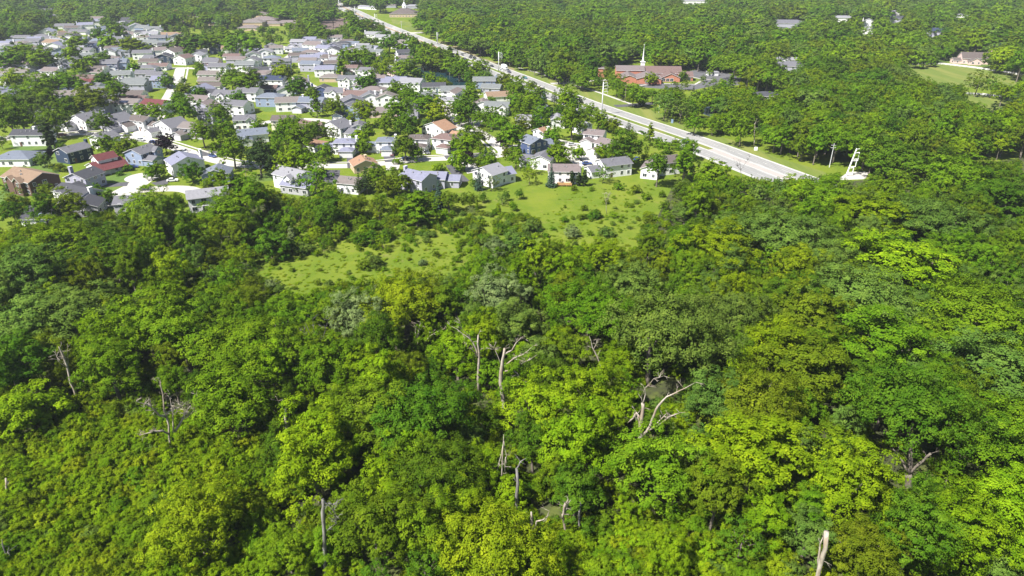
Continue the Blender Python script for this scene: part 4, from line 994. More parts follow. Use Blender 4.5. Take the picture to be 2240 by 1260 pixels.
# blue and white roadside box
x, y = G(1470, 269); mb = MB(); mb.box(x - .5, y - .4, 0, x + .5, y + .4, 2.0); tag(mb.build("road_sign", car_paint("box", (.25, .35, .55))), "narrow blue and white box standing on the verge", "box")
# fountain
x, y = G(1548, 245); e = empty("fountain", (x, y, .03)); tag(e, "white water jet spraying in the small pond", "fountain")
SPRAY = surf("water_spray", (.82, .86, .9), (.74, .8, .86), 4, .4)
mb = MB(); mb.tube([(0, 0, -.1), (0, 0, .5), (0, 0, 4.2)], [.5, .28, .04], 7); mb.build("jet", SPRAY, e)
for k in range(14):
    a = k * 2 * math.pi / 14; mb = MB(); pts = [(math.cos(a) * r_, math.sin(a) * r_, z_) for r_, z_ in ((.1, .5), (.9, 2.0), (1.9, 2.3), (2.9, 1.2), (3.4, 0))]
    mb.tube(pts, [.12, .11, .10, .10, .14], 5); mb.build("spray", SPRAY, e)
# fences
rail_fence([(1988, 143), (2020, 141), (2060, 141), (2120, 148), (2185, 157), (2262, 170)], "long white rail fence along the far side of the pasture")
rail_fence([(2100, 205), (2150, 208), (2200, 215), (2262, 225)], "shorter white rail fence along the lower green paddock")
# poles
for i, (px, b, t, arms, r, lab) in enumerate([(744, 34, -8, 3, .45, "farthest steel transmission pole at the top of the highway"), (778, 44, 14, 4, .42, "steel transmission pole with paired arms beside the far highway bend"), (821, 54, 30, 4, .4, "slim white steel pole with four arms above the brown field"),
      (957, 97, 70, 4, .4, "white steel pole with four arms where the highway straightens"), (1091, 156, 113, 5, .42, "tall white steel pole beside the white truck"), (1316, 252, 179, 4, .42, "tallest white steel pole standing before the church")]):
    mono_pole((px, b), t, lab, arms, r)
wood_pole((879, 68), 46, "short white street lamp pole at the far side road", 1, .2, STEEL)
for (px, b, t, lab, m, rot) in ((1441, 246, 211, "pale bare pole rising from the willows beside the verge", STEEL, 0), (1155, 152, 127, "thin wooden pole at the wood edge beyond the highway truck", WOODP, 0), (1201, 168, 148, "wooden pole near the framed pen", WOODP, 20),
      (1367, 224, 184, "wooden pole at the hedge before the church", WOODP, 10), (545, 422, 368, "dark wooden pole at the wood edge by the purple lilac", WOODP, 0), (1029, 272, 245, "dark pole with cross arms in the upper cul-de-sac", WOODP, 10), (667, 176, 160, "thin pole beside the upper street", WOODP, 0)):
    wood_pole((px, b), t, lab, 1 if b != 246 else 0, .15, m, rot)
wood_pole((1814, 366), 314, "grey pole with short cross arms before the dark oaks", 2, .18, STEEL, 0)
# lattice pole by the intersection: leaning mast with window-like frames
x, y = G(1851, 384); h = height_to(x, y, 325); e = empty("traffic_gantry", (x, y, 0)); tag(e, "white steel mast with boxed frames beside the intersection", "gantry")
mb = MB(); mb.tube([(0, 0, -.2), (1.9, 0, h)], [.34, .26], 8); mb.build("mast", WHITE, e)
for k, (z0, z1, x0, w) in enumerate(((.4, .27, .5, 2.6), (.33, .62, 1.3, 2.2), (.55, .86, 1.6, 2.0))):
    if k == 0: z0, z1 = .04, .30
    mb = MB(); xa = 1.9 * z0 + .2; xb = xa + 2.2; za, zb = z0 * h, z1 * h
    for p, q in (((xa, za), (xb, za)), ((xb, za), (xb, zb)), ((xb, zb), (xa + .4, zb - .3)), ((xa, za), (xa + .4, zb - .3))): mb.tube([(p[0], 0, p[1]), (q[0], 0, q[1])], [.16, .16], 6)
    mb.build("frame", WHITE, e)
mb = MB(); mb.tube([(1.8, 0, h - .4), (3.2, 0, h)], [.12, .08], 6); mb.build("arm", WHITE, e)
# cars
A = -66
for i, (px, py, pa, lab) in enumerate([(1011, 121, 'gray', "lone grey car leading the far lane group"), (1017, 130, 'purple', "dark purple car nearest the median behind the lone grey car"), (1029, 127, 'black', "black car in the middle of the tight highway group"), (1038, 128, 'black', "black car at the outer edge of the tight highway group"), (1031, 123, 'gray', "grey car at the back of the tight highway group"),
      (1065, 138, 'gray', "grey car between the tight group and the truck"), (1076, 146, 'black', "black car just ahead of the white truck"), (1096, 155, 'white', "white car alongside the white truck"), (1114, 159, 'purple', "dark purple car following the white truck"), (1149, 172, 'teal', "teal car alone in the near lanes"), (1499, 311, 'blue', "dark blue car on the near carriageway beyond the round trees")]):
    car(px, py, A, pa, lab)
car(1104, 152, A, 'white', "white box truck on the highway beside the steel pole", 'box_truck')
for i, (px, py) in enumerate([(788, 38), (793, 40), (797, 39), (802, 42), (787, 36)]):
    car(px, py, A - 1, ['gray', 'black', 'silver', 'black', 'white'][i], "%s car in the farthest queue at the top of the highway" % ['grey', 'first black', 'silver', 'last black', 'white'][i])
for (px, py, an, pa, lab) in ((378, 397, 12, 'white', "white car on the dark drive beside the lavender-roofed house"), (81, 341, -20, 'white', "white car behind the navy house"), (129, 323, 50, 'black', "black car beside the navy house, nearest it"), (292, 367, 10, 'blue', "dark blue car next to the red-roofed house"), (207, 282, 80, 'blue', "dark blue car under the street tree by the stepped grey gables"),
      (318, 416, 3, 'purple', "dark purple car parked at the cul-de-sac mouth"), (661, 246, 15, 'silver', "silver car in front of the lavender house on the upper street"), (857, 340, -80, 'maroon', "maroon car on the dark driveway"), (806, 331, 60, 'blue', "dark blue car by the blue-grey wing roof"), (935, 336, -70, 'gray', "dark grey car at the brown hipped garage"),
      (1251, 318, 10, 'silver', "silver car in the highway-side cul-de-sac"), (1284, 360, 5, 'blue', "blue car between the two white houses"), (1393, 350, 60, 'blue', "blue car in the shade beside the brown-roofed pair"), (652, 170, 30, 'black', "black car at the upper street corner"), (240, 292, 0, 'white', "white car on the street before the white house"), (262, 303, 8, 'white', "white van-like car beside the white house with grey roof"), (725, 40, 0, 'white', "white car at the edge of the brown field"), (715, 40, 0, 'white', "second white car at the edge of the brown field")):
    car(px, py, an, pa, lab)
# ------------------------------------------------------------------ dead trees of the wood
dead_tree("grey broken trunk with tangled dead boughs on its right side", (1100, 905), [(.62, .34, [(1100, 905), (1099, 860), (1096, 815), (1099, 790), (1104, 762)]), (.22, .05, [(1103, 775), (1120, 766), (1130, 748), (1140, 738), (1150, 742)]), (.2, .05, [(1104, 800), (1125, 783), (1145, 775), (1165, 757)]), (.17, .04, [(1104, 812), (1122, 808), (1140, 830), (1160, 845)]), (.12, .03, [(1125, 785), (1145, 790), (1158, 788)]), (.1, .03, [(1096, 800), (1085, 770), (1080, 760)])], twigs=6, seed=2)
dead_tree("pale trunk with one long limb reaching left", (1049, 862), [(.45, .2, [(1049, 862), (1047, 800), (1048, 770), (1046, 733)]), (.26, .05, [(1047, 782), (1042, 765), (1034, 748), (1012, 730), (984, 712)]), (.12, .04, [(1043, 778), (1034, 766), (1022, 760)]), (.10, .03, [(1034, 748), (1010, 720), (1003, 695)])], twigs=3, seed=3)
dead_tree("splayed bare snag with long white curving limb", (1403, 1000), [(.7, .35, [(1403, 1000), (1401, 950), (1405, 905), (1406, 882)]), (.16, .05, [(1406, 885), (1412, 862), (1410, 850), (1420, 838)]), (.3, .14, [(1400, 915), (1392, 903), (1385, 915), (1373, 925)]), (.38, .05, [(1404, 955), (1422, 932), (1432, 905), (1440, 888), (1458, 868), (1480, 858), (1497, 850), (1522, 836)]), (.28, .12, [(1420, 940), (1445, 925), (1462, 912), (1487, 903)]), (.2, .1, [(1428, 935), (1445, 918), (1457, 905)]), (.24, .12, [(1402, 940), (1396, 915), (1394, 905)]), (.08, .03, [(1412, 850), (1430, 828), (1452, 822)])], twigs=2, seed=4)
dead_tree("bare grey tree spreading fine twigs over the low thicket", (374, 1000), [(.30, .10, [(374, 1000), (370, 955), (364, 910), (358, 880), (352, 845), (350, 830)]), (.3, .09, [(364, 912), (348, 908), (330, 890), (298, 878)]), (.3, .09, [(371, 950), (355, 942), (335, 944), (305, 952)]), (.32, .09, [(382, 945), (398, 920), (412, 895), (432, 868)]), (.22, .07, [(380, 945), (378, 905), (372, 870)]), (.18, .06, [(362, 905), (385, 893), (408, 888)]), (.16, .05, [(398, 918), (415, 908), (426, 895)])], DEADWOOD, twigs=16, seed=5)
dead_tree("leaning forked snag by the shaded wood edge at the left", (168, 885), [(.42, .14, [(168, 885), (162, 850), (152, 825), (146, 798), (132, 765), (128, 758)]), (.28, .09, [(167, 852), (182, 835), (210, 797)]), (.14, .04, [(143, 803), (130, 793), (124, 780), (129, 768)]), (.12, .03, [(148, 800), (149, 785), (147, 768)])], twigs=4, seed=6)
dead_tree("short pale snag with a curved tip right of the leaning forked snag", (231, 845), [(.14, .09, [(231, 845), (230, 803)]), (.14, .05, [(230, 803), (226, 788), (212, 777)])], seed=61)
dead_tree("brown splintered stump in a bare patch of thicket", (630, 965), [(.5, .32, [(630, 965), (628, 930), (624, 893)]), (.12, .03, [(623, 900), (612, 885), (604, 868)]), (.12, .05, [(629, 935), (634, 905), (633, 893)])], seed=7)
dead_tree("tall grey trunk with hanging dead boughs below its crown", (714, 1262), [(.42, .3, [(714, 1262), (710, 1200), (706, 1120), (706, 1092)]), (.14, .03, [(707, 1095), (722, 1108), (735, 1128), (736, 1145)]), (.10, .02, [(716, 1100), (728, 1103), (738, 1132)])], GREYWOOD, twigs=5, seed=8)
dead_tree("slender grey shaft with a hooked top", (1132, 1135), [(.46, .3, [(1132, 1135), (1130, 1085), (1130, 1025)]), (.2, .05, [(1130, 1026), (1138, 1010), (1152, 1002)])], GREYWOOD, seed=9)
dead_tree("splintered stump fanning open like broken straw", (1240, 1185), [(.28, .25, [(1240, 1185), (1234, 1145), (1231, 1125)]), (.26, .1, [(1231, 1135), (1238, 1110), (1249, 1094)]), (.24, .1, [(1231, 1135), (1234, 1110), (1243, 1092)]), (.2, .08, [(1232, 1140), (1232, 1115), (1236, 1098)])], seed=10, depth=.2)
dead_tree("short twin stump with one antler-like limb", (1166, 1195), [(.3, .2, [(1166, 1195), (1164, 1150), (1162, 1120)]), (.22, .06, [(1167, 1165), (1174, 1140), (1188, 1137), (1198, 1128), (1202, 1118)])], seed=11)
dead_tree("thin bare post right of the splintered fan stump", (1268, 1180), [(.24, .2, [(1268, 1180), (1267, 1140), (1270, 1100)])], GREYWOOD, seed=12)
dead_tree("thick barkless leaning trunk at the lower edge", (1786, 1300), [(.42, .46, [(1786, 1300), (1797, 1225), (1808, 1163)]), (.2, .12, [(1792, 1250), (1793, 1205), (1800, 1175)])], DEADWOOD, seed=13)
dead_tree("slim leaning snag beside the shaded oak trunk", (1320, 840), [(.3, .1, [(1320, 840), (1316, 810), (1306, 780), (1296, 760), (1289, 735)]), (.1, .03, [(1298, 765), (1304, 752), (1308, 742)])], twigs=4, seed=14)
dead_tree("lone white limb reaching out of the right-hand oaks", (2094, 1040), [(.24, .16, [(2094, 1040), (2093, 963)]), (.18, .05, [(2093, 963), (2120, 955), (2142, 950), (2166, 938)])], seed=15)
dead_tree("shattered stump hung with loose strips of wood", (1099, 1095), [(.3, .1, [(1099, 1095), (1098, 1035), (1102, 950)]), (.12, .05, [(1100, 975), (1092, 1010), (1088, 1035)]), (.12, .05, [(1102, 965), (1108, 995), (1104, 1030)]), (.1, .05, [(1106, 1000), (1105, 1040)])], seed=16, depth=.15)
dead_tree("twin thin snags in a dark gap of the right wood", (1942, 735), [(.2, .06, [(1942, 735), (1941, 700), (1943, 668)]), (.14, .04, [(1941, 705), (1950, 690), (1957, 675)]), (.14, .05, [(1937, 710), (1936, 690)])], seed=17)
dead_tree("broken white branch over the brown gap in the right wood", (2024, 800), [(.22, .16, [(2024, 800), (2027, 765), (2030, 755)]), (.22, .1, [(2012, 754), (2022, 750), (2033, 744)])], seed=18)
dead_tree("crooked pale snag left of the long-limbed trunk", (918, 775), [(.24, .08, [(918, 775), (913, 745), (916, 722), (920, 705)]), (.14, .04, [(929, 752), (940, 735), (957, 725), (982, 714)]), (.1, .04, [(913, 745), (908, 725), (912, 708)])], twigs=4, seed=19)
dead_tree("fan of fine grey twigs above the left oaks", (692, 780), [(.16, .05, [(692, 780), (684, 750), (668, 706)]), (.12, .03, [(690, 765), (692, 735), (684, 700)]), (.1, .03, [(690, 765), (706, 740), (718, 700)]), (.1, .03, [(688, 760), (672, 735), (655, 722)])], GREYWOOD, twigs=8, seed=20)
dead_tree("dark twiggy bush in a gap of the right wood", (1700, 1062), [(.14, .04, [(1700, 1062), (1702, 1035), (1714, 1015), (1722, 995)]), (.1, .02, [(1704, 1035), (1712, 1008), (1710, 990)]), (.08, .02, [(1702, 1038), (1690, 1020), (1685, 1005)])], GREYWOOD, twigs=10, seed=21)
dead_tree("tall pale roadside snag beyond the verge", (1648, 322), [(.34, .2, [(1648, 322), (1650, 290), (1651, 270)]), (.2, .08, [(1651, 272), (1654, 266)])], seed=22)
dead_tree("small grey stump in the lower corner thicket", (18, 1235), [(.2, .12, [(18, 1235), (10, 1205), (4, 1180)]), (.14, .08, [(14, 1220), (20, 1195)])], GREYWOOD, seed=23)
dead_tree("stub of pale trunk left of the low thicket", (16, 1100), [(.26, .2, [(16, 1100), (14, 1070), (13, 1046)]), (.14, .08, [(14, 1075), (19, 1055)])], seed=24)
dead_tree("bare pale sapling standing in the upper meadow", (1327, 468), [(.14, .05, [(1327, 468), (1326, 445), (1322, 425)]), (.08, .02, [(1326, 450), (1331, 435), (1334, 424)]), (.06, .02, [(1326, 445), (1329, 428)])], twigs=5, seed=25)
dead_tree("leafless tree in front of the highway", (1622, 398), [(.2, .06, [(1622, 398), (1620, 370), (1616, 350)]), (.1, .02, [(1620, 375), (1632, 355), (1640, 343)]), (.1, .02, [(1620, 372), (1606, 352)])], GREYWOOD, twigs=12, seed=26)
DEADBOX = [(1070, 735, 1172, 885, 905), (975, 690, 1060, 850, 862), (1368, 822, 1530, 965, 1000), (290, 828, 440, 975, 1000), (112, 752, 240, 868, 885), (600, 865, 645, 945, 965), (694, 1095, 745, 1240, 1262), (1118, 995, 1158, 1100, 1135), (1222, 1085, 1280, 1150, 1185), (1155, 1115, 1208, 1160, 1195),
           (1770, 1155, 1830, 1262, 1300), (1280, 730, 1330, 820, 840), (2075, 925, 2172, 975, 1040), (1083, 945, 1115, 1050, 1095), (1930, 662, 1962, 712, 735), (2005, 738, 2040, 775, 800), (900, 700, 988, 758, 775), (650, 695, 722, 752, 780), (1682, 985, 1730, 1045, 1062), (1640, 262, 1660, 312, 322), (1945, 975, 2045, 1042, 1075), (1405, 755, 1425, 800, 830)]
# living oaks whose bare bole shows
def live_bole(label, base, lines, crown_px, R, shape, tone):
    e = dead_tree(label, base, lines, BARK, "deciduous_tree", "tree", seed=31)
    H, Rn, cz = dims(shape); s = R / Rn; zc = cz * s + 3.0
    x, y = G(*crown_px, zc); c = link("crown", crown_mesh(shape, 1, 'near', tone), e); c.location = (x - e.location.x, y - e.location.y, zc - cz * s); c.scale = (s, s, s); return (x, y, R)
LIVE = [live_bole("deep green oak with thick grey bole forking in three", (1990, 1085), [(.85, .7, [(1990, 1085), (1988, 1050), (1987, 1036)]), (.55, .4, [(1988, 1038), (1992, 1005), (1994, 985), (1996, 965)]), (.3, .15, [(1986, 1036), (1975, 1010), (1962, 995), (1952, 978)]), (.35, .25, [(1990, 1036), (2005, 1020), (2020, 1008), (2036, 992)])], (2000, 885), 9.8, 'wide', 'deep'),
        live_bole("broad grey-green oak with pale trunk in dark shade", (1420, 845), [(.7, .6, [(1420, 845), (1419, 800), (1418, 740)]), (.3, .15, [(1418, 775), (1400, 750), (1380, 720)]), (.3, .15, [(1419, 770), (1440, 740), (1470, 700)])], (1470, 722), 11, 'wide', 'sage')]

# ------------------------------------------------------------------ what the photograph shows uncovered
HWYVIS = [(760, 14), (800, 15), (850, 32), (905, 52), (960, 82), (1060, 128), (1120, 148), (1180, 154), (1240, 178), (1300, 195), (1352, 214), (1440, 247), (1530, 288), (1600, 306), (1650, 322), (1700, 345), (1760, 362), (1782, 374), (1740, 384), (1700, 386), (1660, 374), (1600, 366), (1560, 340), (1500, 312), (1440, 296), (1400, 284), (1360, 262), (1290, 243), (1230, 205), (1150, 188), (1095, 170), (1030, 138), (970, 108), (930, 92), (860, 62), (780, 32)]
MEADL = [(560, 575), (640, 566), (700, 560), (755, 522), (800, 548), (900, 540), (1000, 518), (985, 560), (980, 600), (850, 602), (700, 622), (668, 646), (620, 630), (575, 605)]
MEADR = [(1212, 416), (1300, 414), (1410, 404), (1440, 410), (1436, 440), (1402, 470), (1392, 535), (1370, 552), (1335, 540), (1250, 530), (1180, 532), (1190, 500), (1176, 470), (1225, 455)]
CHURCHV = [(1300, 148), (1340, 143), (1400, 112), (1408, 112), (1412, 143), (1470, 145), (1510, 150), (1580, 152), (1625, 170), (1620, 188), (1560, 190), (1500, 192), (1400, 190), (1320, 184)]
FIELDV = [(1985, 143), (2010, 138), (2070, 138), (2240, 160), (2240, 188), (2150, 182), (2060, 180), (1998, 170)]
FIELD2V = [(2105, 203), (2150, 204), (2240, 218), (2240, 234), (2170, 232), (2120, 226)]
PONDV = [(905, 146), (962, 145), (1005, 166), (1026, 184), (1020, 190), (985, 172), (930, 162), (908, 158)]
INTER = [(1840, 326), (1868, 322), (1872, 376), (1895, 377), (1890, 392), (1848, 392)]
FOUNTV = [(1538, 230), (1570, 230), (1570, 248), (1550, 250), (1538, 244)]
CLEAR = [[(1975, 128), (2060, 124), (2100, 128), (2100, 144), (1990, 142)], HWYVIS, CHURCHV, FIELDV, FIELD2V, PONDV, INTER, FOUNTV, [(1658, 190), (1690, 196), (1690, 214), (1660, 214)], [(1695, 44), (1745, 44), (1745, 60), (1700, 60)], [(1825, 34), (1857, 34), (1857, 46), (1825, 46)], [(1884, 46), (1910, 46), (1908, 80), (1884, 80)], [(2028, 64), (2062, 64), (2062, 80), (2030, 80)],
         [(2100, 108), (2160, 110), (2160, 144), (2100, 140)], [(1704, 134), (1752, 134), (1750, 158), (1710, 158)], [(848, 8), (912, 16), (912, 40), (848, 36)], [(1490, 0), (1545, 0), (1545, 9), (1490, 9)], [(1950, 28), (1974, 28), (1974, 48), (1950, 48)], [(2082, 30), (2122, 30), (2120, 39), (2084, 39)],
         [(694, 41), (764, 40), (760, 50), (735, 58), (715, 66)], [(868, 44), (912, 56), (922, 68), (880, 66)], [(736, 0), (750, 0), (750, 30), (736, 30)], [(800, 8), (824, 16), (820, 22), (800, 14)], [(1436, 209), (1446, 209), (1446, 244), (1436, 244)], [(1643, 268), (1658, 268), (1656, 310), (1643, 310)], [(1808, 312), (1822, 312), (1820, 352), (1810, 352)], [(1310, 176), (1332, 176), (1324, 250), (1310, 250)]]
CLEARBB = [(min(p[0] for p in P), min(p[1] for p in P), max(p[0] for p in P), max(p[1] for p in P), P) for P in CLEAR + [MEADL, MEADR]]
SKY = [(-60, 512), (0, 508), (40, 504), (62, 498), (92, 486), (115, 482), (140, 470), (215, 468), (232, 462), (250, 468), (305, 462), (320, 446), (345, 425), (390, 424), (404, 452), (412, 468), (470, 466), (480, 425), (520, 400), (560, 398), (590, 408), (620, 424), (700, 424), (725, 408), (760, 428), (800, 425), (870, 424), (905, 416), (960, 420), (1000, 418), (1080, 418), (1150, 412), (1196, 412), (1440, 404), (1452, 398), (1480, 398), (1510, 385), (1560, 372), (1600, 380), (1660, 386), (1700, 390), (1745, 386), (1790, 380), (1835, 380), (1850, 394), (1890, 394), (1915, 378), (2300, 340)]
def covers(x, y, R, H, cz, polys=CLEARBB, k=.82):
    c = PR(x, y, cz); t = PR(x, y, H * .93); s = R * FPX / math.sqrt(x * x + y * y + (CAM_H - cz) ** 2)
    pts = [c, (c[0] - s * k, c[1]), (c[0] + s * k, c[1]), t, (c[0], c[1] + s * .5), (c[0] - s * .6, (c[1] + t[1]) / 2), (c[0] + s * .6, (c[1] + t[1]) / 2)]
    x0, x1, y0, y1 = c[0] - s, c[0] + s, t[1], c[1] + s
    for a, b, cc, d, P in polys:
        if x1 < a or x0 > cc or y1 < b or y0 > d: continue
        if any(inpoly(px, py, P) for px, py in pts): return True
    return False
def near_dead(x, y, R, H, cz):
    c = PR(x, y, cz); t = PR(x, y, H); s = R * FPX / math.sqrt(x * x + y * y + CAM_H ** 2) * .85; b = PR(x, y, 0)
    for x0, y0, x1, y1, by in DEADBOX:
        if b[1] > by - 6 and c[0] + s > x0 and c[0] - s < x1 and t[1] < y1 - 6 and b[1] > y0: return True
        if math.hypot(b[0] - (x0 + x1) / 2, (b[1] - by) * 1.6) < s * .55: return True
    return False
GRID = {}
def put(x, y, R):
    GRID.setdefault((int(x // 12), int(y // 12)), []).append((x, y, R))
def crowded(x, y, R, f=.78):
    i, j = int(x // 12), int(y // 12)
    for a in (-1, 0, 1):
        for b in (-1, 0, 1):
            for (p, q, r) in GRID.get((i + a, j + b), ()):
                if (p - x) ** 2 + (q - y) ** 2 < ((R + r) * f) ** 2: return True
    return False
RF = random.Random(5)
def pick(w):
    t = RF.random() * sum(w.values())
    for k, v in w.items():
        t -= v
        if t <= 0: return k
    return k
WORD = {'lime': 'bright lime-green', 'green': 'mid-green', 'deep': 'deep green', 'olive': 'olive-green', 'sage': 'grey-green', 'yellow': 'golden yellow-green', 'purple': 'dark purple', 'pale': 'pale silvery', 'spruce': 'blue-green', 'pine': 'dark'}
SHW = {'oak': 'round-crowned', 'tall': 'tall narrow', 'wide': 'broad spreading', 'round': 'small round', 'loose': 'open-crowned', 'bush': 'low bushy', 'poplar': 'conical', 'column': 'clipped columnar', 'spruce': 'spruce-like', 'pine': 'pine-like'}
# ------------------------------------------------------------------ forest trees traced from the photograph: crown centre, crown radius in px, shape, tone
HERO = [(1715, 512, 95, 'wide', 'sage'), (1570, 545, 72, 'oak', 'lime'), (1745, 590, 55, 'oak', 'yellow'), (1290, 675, 85, 'wide', 'green'), (1600, 690, 75, 'wide', 'sage'), (1880, 650, 100, 'wide', 'sage'), (1960, 575, 85, 'oak', 'lime'), (1640, 640, 55, 'round', 'olive'), (1690, 765, 62, 'oak', 'lime'), (1765, 800, 90, 'oak', 'olive'), (1925, 745, 85, 'oak', 'green'),
 (2150, 690, 100, 'wide', 'green'), (1650, 880, 90, 'wide', 'olive'), (1560, 880, 60, 'oak', 'sage'), (1650, 1000, 85, 'tall', 'lime'), (1440, 1030, 85, 'oak', 'green'), (1260, 960, 75, 'oak', 'lime'), (1190, 900, 75, 'oak', 'lime'), (1290, 850, 60, 'oak', 'lime'), (920, 900, 100, 'wide', 'deep'), (830, 905, 75, 'oak', 'olive'), (720, 800, 60, 'oak', 'green'), (560, 760, 100, 'wide', 'green'), (510, 870, 78, 'oak', 'green'),
 (400, 740, 70, 'oak', 'green'), (320, 710, 75, 'oak', 'green'), (160, 690, 75, 'oak', 'sage'), (60, 600, 60, 'oak', 'sage'), (60, 700, 60, 'oak', 'sage'), (20, 800, 60, 'oak', 'deep'), (885, 655, 85, 'wide', 'yellow'), (780, 695, 50, 'oak', 'pale'), (1085, 650, 55, 'oak', 'pale'), (1130, 712, 50, 'oak', 'sage'), (1000, 770, 50, 'oak', 'lime'), (690, 960, 70, 'oak', 'lime'), (688, 1012, 76, 'oak', 'lime'), (960, 1030, 90, 'wide', 'deep'), (1010, 1115, 55, 'oak', 'lime'),
 (430, 1130, 85, 'wide', 'yellow'), (1080, 1200, 105, 'wide', 'yellow'), (820, 1150, 75, 'oak', 'olive'), (1850, 1050, 75, 'oak', 'lime'), (2090, 1160, 70, 'oak', 'lime'), (1985, 1150, 45, 'round', 'lime'), (1890, 1220, 65, 'oak', 'olive'), (2200, 960, 80, 'oak', 'green'), (2180, 820, 85, 'oak', 'sage'), (720, 455, 40, 'round', 'deep'), (912, 460, 38, 'poplar', 'green'), (500, 470, 48, 'oak', 'green'), (325, 460, 42, 'oak', 'green'), (590, 530, 38, 'round', 'deep'),
 (540, 430, 34, 'tall', 'green'), (1800, 440, 60, 'oak', 'green'), (1900, 470, 70, 'oak', 'lime'), (2050, 480, 75, 'wide', 'sage'), (1560, 380, 32, 'round', 'green'), (1500, 360, 22, 'oak', 'deep'), (2100, 380, 70, 'wide', 'green'), (1960, 350, 60, 'wide', 'deep'), (2180, 430, 60, 'oak', 'deep'), (1260, 1080, 55, 'oak', 'deep'), (1385, 640, 60, 'oak', 'sage'), (1180, 790, 45, 'round', 'sage'), (240, 800, 55, 'oak', 'green'), (60, 900, 55, 'round', 'lime'), (2210, 1120, 75, 'oak', 'lime'), (1760, 690, 60, 'oak', 'olive'), (1320, 560, 45, 'round', 'lime'), (1200, 560, 38, 'round', 'olive'), (130, 530, 55, 'oak', 'green'), (250, 560, 55, 'oak', 'deep'), (1050, 1010, 40, 'round', 'lime')]
FOREST = []      # x, y, R, shape, tone, hscale, hero
for (px, py, r, sh, to) in HERO:
    H, Rn, cz = dims(sh); zc = cz
    for _ in range(3):
        x, y = G(px, py, zc); R = r * math.sqrt(x * x + y * y + (CAM_H - zc) ** 2) / FPX; s = min(max(R / Rn, .55), 1.25); zc = cz * s
    hs = 1.0 if R / Rn < 1.25 else 1.25 * Rn / R
    FOREST.append((x, y, R, sh, to, hs)); put(x, y, R * .82)
for x, y, R in LIVE: put(x, y, R * .8)
SCRUB = [(540, 545), (700, 520), (760, 500), (1000, 470), (1180, 440), (1200, 415), (1450, 402), (1485, 470), (1480, 560), (1300, 610), (1130, 640), (1000, 650), (660, 700), (530, 640)]
THICKET = [(-60, 905), (120, 880), (260, 905), (330, 890), (560, 965), (600, 1010), (560, 1090), (640, 1180), (620, 1300), (-100, 1300)]
THICKET2 = [(700, 880), (760, 880), (690, 960), (640, 990), (620, 900), (660, 800), (720, 800)]
OPENLOW = [(1000, 1150), (1500, 1130), (1640, 1180), (1800, 1080), (1700, 1240), (1800, 1310), (960, 1310)]
def tall_mix(px, py):
    if py < 420 or px > 1500: return {'green': 4.5, 'lime': 1.4, 'olive': 1.6, 'sage': 2.2, 'deep': 2.6, 'yellow': .05}
    if px > 600 and py > 750: return {'green': 3.5, 'lime': 4, 'olive': 1.0, 'sage': .6, 'deep': 1.4, 'yellow': .3}
    return {'green': 4, 'lime': 2, 'olive': 2.4, 'sage': 1.6, 'deep': 2.4, 'yellow': .4}
SHRUBS = []
def try_shrub(x, y, tone=None, size=None):
    R = size or RF.uniform(1.2, 2.4); H = R * 1.36
    if covers(x, y, R, H, R * .6) : return
    if crowded(x, y, R, .45): return
    c_ = PR(x, y, R * .6); t_ = PR(x, y, H); s_ = R * FPX / math.sqrt(x * x + y * y + CAM_H ** 2); b_ = PR(x, y)
    for x0, y0, x1, y1, by_ in DEADBOX:
        if b_[1] > by_ - 4 and c_[0] + s_ * .7 > x0 and c_[0] - s_ * .7 < x1 and t_[1] < y1 - 4 and b_[1] > y0: return
    px, py = PR(x, y)
    t = tone or pick({'lime': 6, 'green': 2, 'yellow': 2, 'olive': .8, 'sage': .3} if inpoly(px, py, THICKET) or inpoly(px, py, THICKET2) or inpoly(px, py, OPENLOW) else {'lime': 5, 'green': 3, 'olive': 1.2, 'yellow': 1.0, 'sage': .4, 'deep': .3, 'pale': .03} if px < 900 or py > 900 else {'lime': 3, 'green': 3, 'olive': 2, 'sage': 1.4, 'deep': .8})
    SHRUBS.append((x, y, R, 'bush', t, RF.uniform(.85, 1.25)))
def field_rows(y0, y1, step):
    y = y0
    while y < y1:
        w = .76 * math.sqrt(y * y + CAM_H ** 2) * 1.02 + 10; x = -w
        while x < w:
            yield x + RF.uniform(-.45, .45) * step, y + RF.uniform(-.45, .45) * step; x += step
        y += step * .87
